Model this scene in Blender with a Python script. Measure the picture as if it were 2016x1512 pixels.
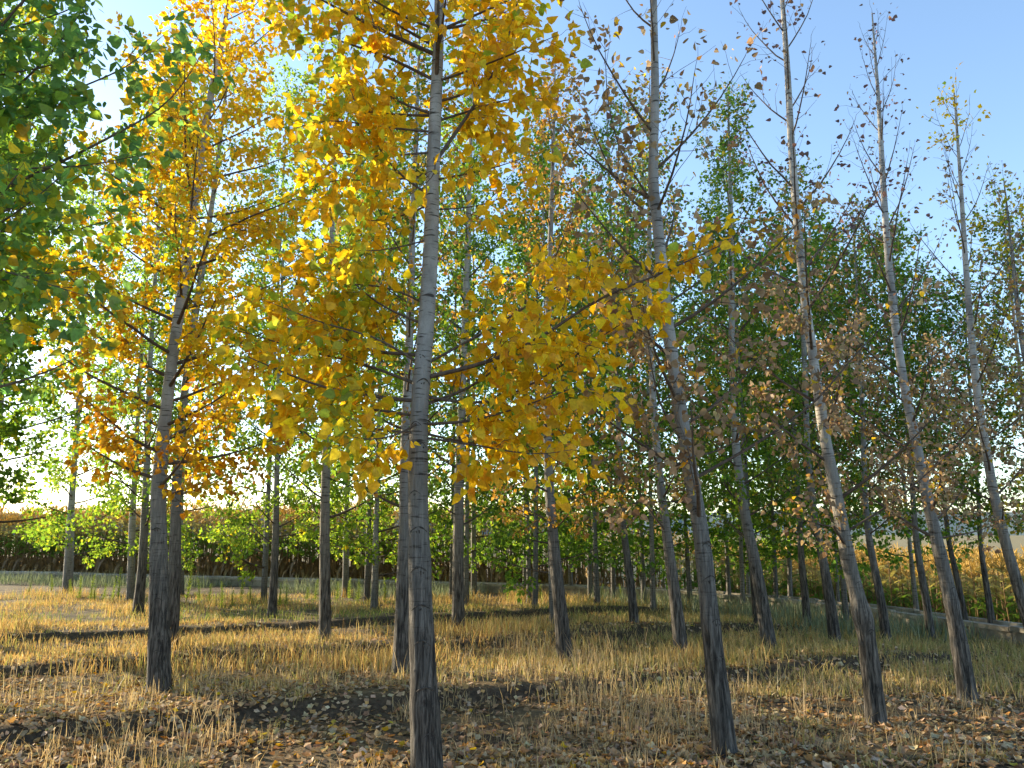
import bpy, math, random
import numpy as np
from mathutils import Matrix, Vector

random.seed(11)
RNG = np.random.default_rng(11)
for o in list(bpy.data.objects):
    bpy.data.objects.remove(o)
S = bpy.context.scene
COL = S.collection

# ------------------------------------------------------------------ camera
CAM_H, PITCH, F_PX, CX, CY = 1.6, math.radians(11.1), 1500.0, 1008.0, 756.0
cam_data = bpy.data.cameras.new('camera')
cam = bpy.data.objects.new('camera', cam_data)
COL.objects.link(cam)
cam.location = (0, 0, CAM_H)
cam.rotation_euler = (math.radians(90) + PITCH, 0, 0)
cam_data.sensor_width = 36.0
cam_data.lens = F_PX / 2016.0 * 36.0
cam_data.clip_start = 0.05
cam_data.clip_end = 6000
S.camera = cam

# ------------------------------------------------------------------ sky, sun, exposure
SUN_EL, SUN_AZ = math.radians(14.0), math.radians(-56.0)      # azimuth from +Y, minus = left
SUN_DIR = Vector((math.sin(SUN_AZ) * math.cos(SUN_EL), math.cos(SUN_AZ) * math.cos(SUN_EL), math.sin(SUN_EL)))
w = bpy.data.worlds.new('World')
S.world = w
w.use_nodes = True
wn = w.node_tree.nodes
wl = w.node_tree.links
wn.clear()
sky = wn.new('ShaderNodeTexSky')
sky.sky_type = 'NISHITA'
sky.sun_disc = False
sky.sun_elevation = SUN_EL
sky.sun_rotation = SUN_AZ
sky.altitude = 700
sky.air_density = 1.0
sky.dust_density = 0.55
sky.ozone_density = 1.5
bg = wn.new('ShaderNodeBackground')
bg.inputs['Strength'].default_value = 0.145
wo = wn.new('ShaderNodeOutputWorld')
wl.new(sky.outputs[0], bg.inputs[0])
wl.new(bg.outputs[0], wo.inputs[0])
sl = bpy.data.lights.new('sun', 'SUN')
sl.energy = 5.0
sl.angle = math.radians(0.5)
sl.color = (1.0, 0.84, 0.58)
sun = bpy.data.objects.new('sun', sl)
COL.objects.link(sun)
sun.location = (-30, 20, 30)
sun.rotation_euler = SUN_DIR.to_track_quat('Z', 'Y').to_euler()
S.view_settings.view_transform = 'Standard'
S.view_settings.look = 'None'
S.view_settings.gamma = 1.0
S.view_settings.use_curve_mapping = False
S.view_settings.exposure = 1.66
S.render.engine = 'CYCLES'
S.cycles.max_bounces = 6
S.cycles.diffuse_bounces = 4
S.cycles.transmission_bounces = 4
S.cycles.transparent_max_bounces = 4


# ------------------------------------------------------------------ geometry helpers
def ray(px, py):
    a, b = (px - CX) / F_PX, -(py - CY) / F_PX
    c, s = math.cos(PITCH), math.sin(PITCH)
    return np.array([a, c - b * s, s + b * c])


def at(px, py, Y):
    """point on the vertical plane at depth Y that this line of sight meets"""
    r = ray(px, py)
    return np.array([0, 0, CAM_H]) + r * (Y / r[1])


def ground_pt(px, py):
    r = ray(px, py)
    return np.array([0, 0, CAM_H]) + r * (CAM_H / -r[2])


def project(P):
    P = np.atleast_2d(P)
    c, s = math.cos(PITCH), math.sin(PITCH)
    x, y, z = P[:, 0], P[:, 1], P[:, 2] - CAM_H
    d = y * c + z * s
    u = -y * s + z * c
    dd = np.maximum(d, 0.05)
    return CX + F_PX * x / dd, CY - F_PX * u / dd, d


def _hash(ix, iy, k):
    h = np.sin(ix * 127.1 + iy * 311.7 + k * 74.7) * 43758.5453
    return h - np.floor(h)


def vnoise(x, y, k=0):
    x = np.asarray(x, float)
    y = np.asarray(y, float)
    ix, iy = np.floor(x), np.floor(y)
    fx, fy = x - ix, y - iy
    fx = fx * fx * (3 - 2 * fx)
    fy = fy * fy * (3 - 2 * fy)
    a, b = _hash(ix, iy, k), _hash(ix + 1, iy, k)
    c, d = _hash(ix, iy + 1, k), _hash(ix + 1, iy + 1, k)
    return (a * (1 - fx) + b * fx) * (1 - fy) + (c * (1 - fx) + d * fx) * fy


def fnoise(x, y, k=0):
    return 0.55 * vnoise(x, y, k) + 0.3 * vnoise(x * 2.1, y * 2.1, k + 5) + 0.15 * vnoise(x * 4.3, y * 4.3, k + 9)


def sstep(a, b, x):
    t = np.clip((np.asarray(x, float) - a) / (b - a), 0, 1)
    return t * t * (3 - 2 * t)


CANAL = np.array([(-46, 39.4), (-19.5, 29.0), (-10, 25.4), (-1.6, 22.3), (1.5, 20.9), (3.8, 19.5), (5.2, 18.0), (6.1, 16.7),
                  (6.8, 15.0), (7.3, 13.4), (7.75, 11.7), (8.6, 8), (9.8, 3), (11, -4)])


def canal_dist(x, y):
    """signed distance to the canal line; positive on the corn side"""
    x = np.asarray(x, float)
    y = np.asarray(y, float)
    best = np.full(x.shape, 1e9)
    sgn = np.ones(x.shape)
    for (ax, ay), (bx, by) in zip(CANAL[:-1], CANAL[1:]):
        dx, dy = bx - ax, by - ay
        L2 = dx * dx + dy * dy
        t = np.clip(((x - ax) * dx + (y - ay) * dy) / L2, 0, 1)
        d = np.hypot(x - ax - t * dx, y - ay - t * dy)
        cr = dx * (y - ay) - dy * (x - ax)
        m = d < best
        best = np.where(m, d, best)
        sgn = np.where(m, np.sign(cr), sgn)
    return best * sgn


RA = math.atan(0.42)
RS, RC = math.sin(RA), math.cos(RA)
BERMS = (3.4, 7.35, 10.75, 14.0)


def berm(x, y):
    """height and steep-front mask of the planting berms"""
    u = -x * RS + y * RC
    v = x * RC + y * RS
    u = u + 0.35 * (fnoise(v * 0.35, u * 0.1, 3) - 0.5) + 0.22 * (fnoise(v * 1.3, u * 0.4, 4) - 0.5)
    h = np.zeros_like(u)
    m = np.zeros_like(u)
    for b in BERMS:
        t = u - b
        up = sstep(-0.16, 0.1, t)
        h += 0.105 * up * (1 - sstep(0.15, 2.2, t))
        m = np.maximum(m, np.exp(-((t + 0.03) / 0.17) ** 2))
    return h, m


def H(x, y):
    x = np.asarray(x, float)
    y = np.asarray(y, float)
    sd = canal_dist(x, y)
    near = 1 - sstep(24, 45, np.hypot(x, y))
    bh, _ = berm(x, y)
    h = (bh * (1 - sstep(-3.5, -1.5, sd)) + 0.10 * (fnoise(x * 0.5, y * 0.5, 1) - 0.5) * (1 - sstep(-1.4, -.6, sd)) * 1.0
         + 0.05 * (fnoise(x * 2.2, y * 2.2, 2) - 0.5) * (1 - sstep(-1.2, -.5, sd))) * near
    right = sstep(-2.0, 6.0, x - 0.25 * (y - 20))
    h = h - 1.25 * sstep(0.5, 5.0, sd) * right
    return h


def H1(x, y):
    return float(H(np.array([x]), np.array([y]))[0])


def mk_mesh(name, V, Q=None, T=None, col=None, smooth=True):
    me = bpy.data.meshes.new(name)
    V = np.asarray(V, np.float32)
    parts, starts, cur = [], [], 0
    if Q is not None and len(Q):
        Q = np.asarray(Q, np.int32)
        parts.append(Q.ravel())
        starts.append(np.arange(len(Q)) * 4)
        cur = len(Q) * 4
    if T is not None and len(T):
        T = np.asarray(T, np.int32)
        parts.append(T.ravel())
        starts.append(cur + np.arange(len(T)) * 3)
    loops = np.concatenate(parts).astype(np.int32)
    starts = np.concatenate(starts).astype(np.int32)
    me.vertices.add(len(V))
    me.vertices.foreach_set('co', V.ravel())
    me.loops.add(len(loops))
    me.loops.foreach_set('vertex_index', loops)
    me.polygons.add(len(starts))
    me.polygons.foreach_set('loop_start', starts)
    me.polygons.foreach_set('use_smooth', np.full(len(starts), smooth))
    if col is not None:
        a = me.color_attributes.new('col', 'FLOAT_COLOR', 'POINT')
        c = np.ones((len(V), 4), np.float32)
        c[:, :3] = col
        a.data.foreach_set('color', c.ravel())
    me.update(calc_edges=True)
    me.validate()
    return me


class MB:
    def __init__(self):
        self.v, self.q, self.t, self.c, self.n = [], [], [], [], 0

    def add(self, V, Q=None, T=None, col=None):
        V = np.asarray(V, float)
        if Q is not None and len(Q):
            self.q.append(np.asarray(Q) + self.n)
        if T is not None and len(T):
            self.t.append(np.asarray(T) + self.n)
        if col is not None:
            self.c.append(np.broadcast_to(np.asarray(col, float), (len(V), 3)))
        self.v.append(V)
        self.n += len(V)

    def tube(self, pts, rad, sides=5, col=None, cap=True):
        pts = np.asarray(pts, float)
        rad = np.broadcast_to(np.asarray(rad, float), (len(pts),))
        n = len(pts)
        d = np.gradient(pts, axis=0)
        d /= np.linalg.norm(d, axis=1)[:, None] + 1e-9
        ref = np.array([1, 0, 0.0]) if abs(d[0][0]) < 0.8 else np.array([0, 1, 0.0])
        a = np.cross(d, ref)
        a /= np.linalg.norm(a, axis=1)[:, None] + 1e-9
        b = np.cross(d, a)
        th = np.arange(sides) / sides * 2 * math.pi
        V = pts[:, None, :] + rad[:, None, None] * (np.cos(th)[None, :, None] * a[:, None, :] + np.sin(th)[None, :, None] * b[:, None, :])
        V = V.reshape(-1, 3)
        i = np.arange(n - 1)[:, None] * sides
        j = np.arange(sides)[None, :]
        k = (j + 1) % sides
        Q = np.stack([i + j, i + k, i + sides + k, i + sides + j], -1).reshape(-1, 4)
        T = None
        if cap:
            V = np.vstack([V, pts[-1] + d[-1] * rad[-1]])
            e = (n - 1) * sides
            T = np.stack([e + np.arange(sides), e + (np.arange(sides) + 1) % sides, np.full(sides, n * sides)], -1)
        self.add(V, Q, T, col)

    def mesh(self, name, smooth=True):
        return mk_mesh(name, np.vstack(self.v), np.vstack(self.q) if self.q else None, np.vstack(self.t) if self.t else None,
                       np.vstack(self.c) if self.c else None, smooth)


def link(name, me, mat=None, parent=None, loc=None):
    o = bpy.data.objects.new(name, me)
    COL.objects.link(o)
    if mat is not None and me is not None and not me.materials:
        me.materials.append(mat)
    if parent is not None:
        o.parent = parent
    if loc is not None:
        o.location = loc
    return o


def tag(o, label=None, cat=None, group=None, kind=None):
    if label:
        o['label'] = label
    if cat:
        o['category'] = cat
    if group:
        o['group'] = group
    if kind:
        o['kind'] = kind
    return o


# ------------------------------------------------------------------ materials
def new_mat(name):
    m = bpy.data.materials.new(name)
    m.use_nodes = True
    nt = m.node_tree
    nt.nodes.clear()
    out = nt.nodes.new('ShaderNodeOutputMaterial')
    return m, nt, out


def N(nt, typ, **kw):
    n = nt.nodes.new(typ)
    for k, v in kw.items():
        if k.startswith('i_'):
            n.inputs[k[2:].replace('_', ' ')].default_value = v
        else:
            setattr(n, k, v)
    return n


def ramp(nt, stops, src=None):
    r = nt.nodes.new('ShaderNodeValToRGB')
    els = r.color_ramp.elements
    while len(els) < len(stops):
        els.new(0.5)
    for e, (p, c) in zip(els, stops):
        e.position = p
        e.color = c if len(c) == 4 else (*c, 1)
    if src is not None:
        nt.links.new(src, r.inputs[0])
    return r


def mixrgb(nt, fac, a, b, mode='MIX'):
    m = nt.nodes.new('ShaderNodeMix')
    m.data_type = 'RGBA'
    m.blend_type = mode
    for sock, val in ((m.inputs[0], fac), (m.inputs[6], a), (m.inputs[7], b)):
        if hasattr(val, 'is_linked'):
            nt.links.new(val, sock)
        else:
            sock.default_value = val if isinstance(val, float) else (*val, 1)
    return m.outputs[2]


def leaf_material(name, trans=0.5, boost=1.25, gloss=0.03):
    m, nt, out = new_mat(name)
    at_ = N(nt, 'ShaderNodeVertexColor', layer_name='col')
    tc = N(nt, 'ShaderNodeNewGeometry')
    nz = N(nt, 'ShaderNodeTexNoise', i_Scale=55.0, i_Detail=2.0)
    nt.links.new(tc.outputs['Position'], nz.inputs['Vector'])
    rp = ramp(nt, [(0.3, (0.8, 0.74, 0.68)), (0.6, (1.05, 1.04, 1.02))], nz.outputs[0])
    col = mixrgb(nt, 1.0, at_.outputs[0], rp.outputs[0], 'MULTIPLY')
    df = N(nt, 'ShaderNodeBsdfDiffuse')
    tr = N(nt, 'ShaderNodeBsdfTranslucent')
    nt.links.new(col, df.inputs[0])
    bs = mixrgb(nt, 1.0, col, (boost, boost, boost * 0.9), 'MULTIPLY')
    nt.links.new(bs, tr.inputs[0])
    mx = N(nt, 'ShaderNodeMixShader', i_Fac=trans)
    nt.links.new(df.outputs[0], mx.inputs[1])
    nt.links.new(tr.outputs[0], mx.inputs[2])
    gl = N(nt, 'ShaderNodeBsdfGlossy', i_Roughness=0.45)
    gl.inputs[0].default_value = (1, 1, 1, 1)
    m2 = N(nt, 'ShaderNodeMixShader', i_Fac=gloss)
    nt.links.new(mx.outputs[0], m2.inputs[1])
    nt.links.new(gl.outputs[0], m2.inputs[2])
    nt.links.new(m2.outputs[0], out.inputs[0])
    return m


M_LEAF = leaf_material('poplar_leaf', 0.56, 1.35, 0.015)
M_LITTER = leaf_material('dry_leaf', 0.22, 1.0, 0.02)
M_GRASS = leaf_material('grass_blade', 0.35, 1.1, 0.02)


def bark_material(name, pale=0.0):
    m, nt, out = new_mat(name)
    L = nt.links
    tc = N(nt, 'ShaderNodeTexCoord')
    sep = N(nt, 'ShaderNodeSeparateXYZ')
    L.new(tc.outputs['Object'], sep.inputs[0])

    def mapped(scale, noise_scale, detail=4.0, rough=0.6, dist=0.0):
        mp = N(nt, 'ShaderNodeMapping')
        mp.inputs['Scale'].default_value = scale
        L.new(tc.outputs['Object'], mp.inputs['Vector'])
        nz = N(nt, 'ShaderNodeTexNoise', i_Scale=noise_scale, i_Detail=detail, i_Roughness=rough, i_Distortion=dist)
        L.new(mp.outputs[0], nz.inputs['Vector'])
        return nz.outputs[0]
    fiss = mapped((1, 1, 0.10), 44.0, 5.0, 0.7, 0.5)      # vertical fissures
    big = mapped((1, 1, 0.55), 7.0, 3.0, 0.55)              # blotches
    dash = mapped((0.28, 0.28, 2.4), 26.0, 3.0, 0.5)        # horizontal lenticels
    fine = mapped((1, 1, 1), 120.0, 3.0, 0.7)
    # rough dark bark low on the stem, smooth pale bark above
    hb = N(nt, 'ShaderNodeMath', operation='MULTIPLY_ADD')
    L.new(big, hb.inputs[0])
    hb.inputs[1].default_value = -1.5
    L.new(sep.outputs[2], hb.inputs[2])
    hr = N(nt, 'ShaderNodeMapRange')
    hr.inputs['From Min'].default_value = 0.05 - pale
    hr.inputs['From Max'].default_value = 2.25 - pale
    L.new(hb.outputs[0], hr.inputs['Value'])
    low = ramp(nt, [(0.36, (0.010, 0.009, 0.009)), (0.47, (0.055, 0.049, 0.044)), (0.62, (0.17, 0.155, 0.14))], fiss)
    low2 = mixrgb(nt, 0.45, low.outputs[0], ramp(nt, [(0.3, (0.5, 0.5, 0.5)), (0.7, (1.3, 1.25, 1.2))], big).outputs[0], 'MULTIPLY')
    up = ramp(nt, [(0.3, (0.20, 0.19, 0.18)), (0.5, (0.32, 0.31, 0.295)), (0.72, (0.43, 0.42, 0.40))], big)
    upf = mixrgb(nt, 0.5, up.outputs[0], ramp(nt, [(0.35, (0.72, 0.72, 0.72)), (0.65, (1.1, 1.1, 1.1))], fine).outputs[0], 'MULTIPLY')
    dm = ramp(nt, [(0.58, (0, 0, 0)), (0.66, (1, 1, 1))], dash)
    upd = mixrgb(nt, dm.outputs[0], upf, (0.055, 0.048, 0.042))
    oi = N(nt, 'ShaderNodeObjectInfo')
    tone = ramp(nt, [(0.0, (0.72, 0.70, 0.68)), (0.5, (1.0, 1.0, 1.0)), (1.0, (1.18, 1.12, 1.02))], oi.outputs['Random'])
    lich = mapped((1, 1, .6), 3.2, 6.0, 0.7)
    lm_ = ramp(nt, [(0.60, (0, 0, 0)), (0.70, (.6, .6, .6))], lich)
    col0 = mixrgb(nt, hr.outputs[0], low2, upd)
    col1 = mixrgb(nt, lm_.outputs[0], col0, (0.20, 0.19, 0.14))
    col = mixrgb(nt, 1.0, col1, tone.outputs[0], 'MULTIPLY')
    bump_h = N(nt, 'ShaderNodeMath', operation='MULTIPLY')
    inv = N(nt, 'ShaderNodeMath', operation='SUBTRACT')
    inv.inputs[0].default_value = 1.15
    L.new(hr.outputs[0], inv.inputs[1])
    L.new(fiss, bump_h.inputs[0])
    L.new(inv.outputs[0], bump_h.inputs[1])
    bp = N(nt, 'ShaderNodeBump', i_Strength=1.0, i_Distance=0.035)
    L.new(bump_h.outputs[0], bp.inputs['Height'])
    ps = N(nt, 'ShaderNodeBsdfPrincipled')
    ps.inputs['Roughness'].default_value = 0.85
    ps.inputs['Specular IOR Level'].default_value = 0.25
    L.new(col, ps.inputs['Base Color'])
    L.new(bp.outputs[0], ps.inputs['Normal'])
    L.new(ps.outputs[0], out.inputs[0])
    return m


M_BARK = bark_material('poplar_bark')
M_BARK_SUNLIT = bark_material('sunlit_poplar_bark', 0.95)  # lighter copy of the bark, sunlight on the far stems put into its colour


def simple_noise_mat(name, stops, scale=8.0, rough=0.9, bump=0.4, dist=0.02, detail=5.0):
    m, nt, out = new_mat(name)
    tc = N(nt, 'ShaderNodeTexCoord')
    nz = N(nt, 'ShaderNodeTexNoise', i_Scale=scale, i_Detail=detail, i_Roughness=0.65)
    nt.links.new(tc.outputs['Object'], nz.inputs['Vector'])
    r = ramp(nt, stops, nz.outputs[0])
    ps = N(nt, 'ShaderNodeBsdfPrincipled')
    ps.inputs['Roughness'].default_value = rough
    ps.inputs['Specular IOR Level'].default_value = 0.2
    nt.links.new(r.outputs[0], ps.inputs['Base Color'])
    if bump:
        bp = N(nt, 'ShaderNodeBump', i_Strength=bump, i_Distance=dist)
        nt.links.new(nz.outputs[0], bp.inputs['Height'])
        nt.links.new(bp.outputs[0], ps.inputs['Normal'])
    nt.links.new(ps.outputs[0], out.inputs[0])
    return m


M_TWIG = simple_noise_mat('branch_bark', [(0.3, (0.05, 0.036, 0.028)), (0.7, (0.14, 0.105, 0.08))], 40.0, 0.85, 0.3, 0.004)
M_SCAR = simple_noise_mat('branch_scar_bark', [(0.35, (0.022, 0.019, 0.018)), (0.7, (0.10, 0.09, 0.08))], 60.0, 0.95, 0.6, 0.006)
M_CONC = simple_noise_mat('weathered_concrete', [(0.3, (0.13, 0.105, 0.075)), (0.5, (0.27, 0.235, 0.18)), (0.75, (0.42, 0.39, 0.33))], 3.0, 0.9, 0.3, 0.02, 8.0)
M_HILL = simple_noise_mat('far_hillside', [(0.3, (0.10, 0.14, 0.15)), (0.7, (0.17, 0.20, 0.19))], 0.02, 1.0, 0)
M_CORN = leaf_material('corn_leaf', 0.5, 1.25, 0.02)
M_WEED = leaf_material('weed_leaf', 0.45, 1.15, 0.02)


def ground_material():
    m, nt, out = new_mat('soil_and_litter')
    L = nt.links
    tc = N(nt, 'ShaderNodeTexCoord')
    n1 = N(nt, 'ShaderNodeTexNoise', i_Scale=1.3, i_Detail=6.0, i_Roughness=0.6)
    n2 = N(nt, 'ShaderNodeTexNoise', i_Scale=22.0, i_Detail=6.0, i_Roughness=0.7)
    vo = N(nt, 'ShaderNodeTexVoronoi', i_Scale=26.0)
    for n in (n1, n2, vo):
        L.new(tc.outputs['Object'], n.inputs['Vector'])
    soil = ramp(nt, [(0.3, (0.035, 0.026, 0.019)), (0.55, (0.085, 0.062, 0.042)), (0.8, (0.15, 0.115, 0.075))], n2.outputs[0])
    straw = ramp(nt, [(0.3, (0.10, 0.072, 0.04)), (0.7, (0.27, 0.20, 0.105))], n2.outputs[0])
    vc = N(nt, 'ShaderNodeVertexColor', layer_name='col')
    sp = N(nt, 'ShaderNodeSeparateColor')
    L.new(vc.outputs[0], sp.inputs[0])
    ms = ramp(nt, [(0.38, (0, 0, 0)), (0.62, (1, 1, 1))], n1.outputs[0])
    a = mixrgb(nt, ms.outputs[0], soil.outputs[0], straw.outputs[0])
    b = mixrgb(nt, sp.outputs[0], a, soil.outputs[0])
    c = mixrgb(nt, sp.outputs[1], b, (0.24, 0.20, 0.11))
    lum = mixrgb(nt, 0.5, c, ramp(nt, [(0.0, (0.5, 0.5, 0.5)), (1.0, (1.4, 1.4, 1.4))], vo.outputs['Color']).outputs[0], 'MULTIPLY')
    bp = N(nt, 'ShaderNodeBump', i_Strength=0.8, i_Distance=0.03)
    L.new(n2.outputs[0], bp.inputs['Height'])
    ps = N(nt, 'ShaderNodeBsdfPrincipled')
    ps.inputs['Roughness'].default_value = 0.95
    ps.inputs['Specular IOR Level'].default_value = 0.1
    L.new(lum, ps.inputs['Base Color'])
    L.new(bp.outputs[0], ps.inputs['Normal'])
    L.new(ps.outputs[0], out.inputs[0])
    return m


# ------------------------------------------------------------------ ground and hills
def axis(lo, hi, step, far, ratio=1.22):
    a = list(np.arange(lo, hi + 1e-6, step))
    s, x = step, hi
    while x < far:
        s *= ratio
        x += s
        a.append(x)
    s, x, pre = step, lo, []
    while x > -far:
        s *= ratio
        x -= s
        pre.append(x)
    return np.array(pre[::-1] + a)


gx, gy = axis(-9, 11, 0.13, 3500), axis(2.8, 23, 0.11, 3500)
GX, GY = np.meshgrid(gx, gy)
GZ = H(GX.ravel(), GY.ravel())
nx, ny = len(gx), len(gy)
ii = (np.arange(ny - 1)[:, None] * nx + np.arange(nx - 1)[None, :]).ravel()
gq = np.stack([ii, ii + 1, ii + nx + 1, ii + nx], -1)
_, bm_ = berm(GX.ravel(), GY.ravel())
sdg = canal_dist(GX.ravel(), GY.ravel())
gcol = np.stack([np.clip(bm_, 0, 1) * (sdg < -1.5), sstep(8, 25, sdg), np.zeros_like(sdg)], -1)
ground = link('ground', mk_mesh('ground', np.stack([GX.ravel(), GY.ravel(), GZ], -1), gq, None, gcol), ground_material())
tag(ground, 'plantation soil with low planting ridges', kind='structure')

hb = MB()
n = 240
ang = np.linspace(-1.4, 1.4, n)
hx, hy = 1500 * np.sin(ang), 1500 * np.cos(ang)
hz = 22 + 26 * fnoise(ang * 5, ang * 0, 7) + 7 * vnoise(ang * 40, ang * 0, 8)
hx2, hy2 = 1900 * np.sin(ang), 1900 * np.cos(ang)
Vh = np.vstack([np.stack([hx * 0.93, hy * 0.93, np.full(n, -3.0)], -1), np.stack([hx, hy, hz], -1), np.stack([hx2, hy2, np.full(n, -3.0)], -1)])
i = np.arange(n - 1)
hb.add(Vh, np.vstack([np.stack([i, i + 1, i + n + 1, i + n], -1), np.stack([i + n, i + n + 1, i + 2 * n + 1, i + 2 * n], -1)]))
tag(link('hills', hb.mesh('hills'), M_HILL), 'low hazy hills beyond the corn field', kind='structure')

# ------------------------------------------------------------------ irrigation canal: concrete flume of short segments
def canal_points(step):
    seg = np.hypot(*np.diff(CANAL, axis=0).T)
    cum = np.r_[0, np.cumsum(seg)]
    # smooth by fine resampling and averaging
    s = np.arange(0, cum[-1], 0.1)
    P = np.stack([np.interp(s, cum, CANAL[:, 0]), np.interp(s, cum, CANAL[:, 1])], -1)
    k = np.ones(21) / 21
    Pp = np.pad(P, ((10, 10), (0, 0)), mode='edge')
    P = np.stack([np.convolve(Pp[:, 0], k, 'valid'), np.convolve(Pp[:, 1], k, 'valid')], -1)
    st = max(1, int(round(step / 0.1)))
    return P[::st]


canal = link('irrigation_canal', None, loc=(0, 0, 0))
tag(canal, 'low weathered concrete irrigation canal curving between the poplars and the corn', 'canal')
cp = canal_points(1.2)
prof = np.array([(-0.30, -0.25), (-0.28, 0.17), (-0.33, 0.175), (-0.33, 0.245), (-0.21, 0.25), (-0.15, -0.02), (0.15, -0.02), (0.21, 0.25),
                 (0.33, 0.245), (0.33, 0.175), (0.28, 0.17), (0.30, -0.25)])
np_ = len(prof)
for a, b in zip(cp[:-1], cp[1:]):
    px_, _, dd = project(np.array([[a[0], a[1], 0.2], [b[0], b[1], 0.2]]))
    if dd.min() < 3 or px_.max() < -250 or px_.min() > 2300:
        continue
    d = (b - a)
    Ls = np.linalg.norm(d)
    d = d / Ls
    nrm = np.array([-d[1], d[0]])            # towards the corn side
    a2, b2 = a + d * 0.012, b - d * 0.012
    z0 = random.uniform(-0.012, 0.012)
    jit = random.uniform(-0.015, 0.015)
    V = []
    for q, off in ((a2, 0), (b2, 0)):
        for (u, z) in prof:
            V.append((q[0] + nrm[0] * (u + jit), q[1] + nrm[1] * (u + jit), z + z0))
    Q = [(k, k + 1, np_ + k + 1, np_ + k) for k in range(np_ - 1)]
    # end walls of the trough
    Q += [(0, 1, 4, 5), (1, 2, 3, 4), (6, 7, 10, 11), (7, 8, 9, 10), (0, 5, 6, 11)]
    Q += [tuple(np_ + t for t in q) for q in [(5, 4, 1, 0), (4, 3, 2, 1), (11, 10, 7, 6), (10, 9, 8, 7), (11, 6, 5, 0)]]
    me = mk_mesh('concrete_segment', np.array(V), np.array(Q), None, None, False)
    link('concrete_segment', me, M_CONC, canal)

# ------------------------------------------------------------------ leaves
# near leaf: petiole, then a deltoid blade folded along the midrib (x across, y along, z up)
LEAF_NEAR_V = np.array([(-.012, 0, 0), (.012, 0, 0), (0, .42, .0), (0, .80, -.03), (0, 1.42, -.10),
                        (-.24, .40, .05), (-.47, .62, .10), (-.34, .98, .05), (.24, .40, .05), (.47, .62, .10), (.34, .98, .05)])
LEAF_NEAR_Q = np.array([(2, 3, 6, 5), (3, 4, 7, 6), (2, 8, 9, 3), (3, 9, 10, 4)])
LEAF_NEAR_T = np.array([(0, 1, 2)])
LEAF_FAR_V = np.array([(0, .18, 0), (0, .62, -.02), (0, 1.2, -.10), (-.44, .50, .09), (.44, .50, .09)])
LEAF_FAR_T = np.array([(0, 1, 3), (1, 2, 3), (0, 4, 1), (1, 4, 2)])
LEAF_MINI_V = np.array([(0, .1, 0), (0, 1.15, -.06), (-.45, .55, .08), (.45, .55, .08)])
LEAF_MINI_T = np.array([(0, 1, 2), (0, 3, 1)])
LITTER_V = LEAF_NEAR_V[2:] * np.array([1, 1, 1.0]) - np.array([0, .8, 0])
LITTER_V[:, 2] = np.array([.08, 0, .26, .14, .28, .20, .12, .33, .18])
LITTER_Q = LEAF_NEAR_Q - 2


def frames(D, roll):
    D = D / (np.linalg.norm(D, axis=1)[:, None] + 1e-9)
    ref = np.tile(np.array([0.0, 0.0, 1.0]), (len(D), 1))
    bad = np.abs(D[:, 2]) > 0.95
    ref[bad] = (1, 0, 0)
    R = np.cross(D, ref)
    R /= np.linalg.norm(R, axis=1)[:, None] + 1e-9
    U = np.cross(R, D)
    c, s = np.cos(roll)[:, None], np.sin(roll)[:, None]
    R2 = R * c + U * s
    U2 = -R * s + U * c
    return R2, D, U2


def leaf_batch(tv, tq, tt, P, R, D, U, size, col):
    n, k = len(P), len(tv)
    jx = RNG.uniform(.72, 1.1, n)[:, None] * tv[None, :, 0] + RNG.normal(0, .07, n)[:, None] * tv[None, :, 1] ** 2
    jz = RNG.uniform(-.7, 2.0, n)[:, None] * tv[None, :, 2] + RNG.normal(0, .10, n)[:, None] * tv[None, :, 1] ** 2
    V = P[:, None, :] + size[:, None, None] * (jx[:, :, None] * R[:, None, :] + tv[None, :, 1, None] * D[:, None, :] + jz[:, :, None] * U[:, None, :])
    off = (np.arange(n) * k)[:, None, None]
    Q = (tq[None] + off).reshape(-1, 4) if tq is not None else None
    T = (tt[None] + off).reshape(-1, 3) if tt is not None else None
    return V.reshape(-1, 3), Q, T, np.repeat(col, k, axis=0)


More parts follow.
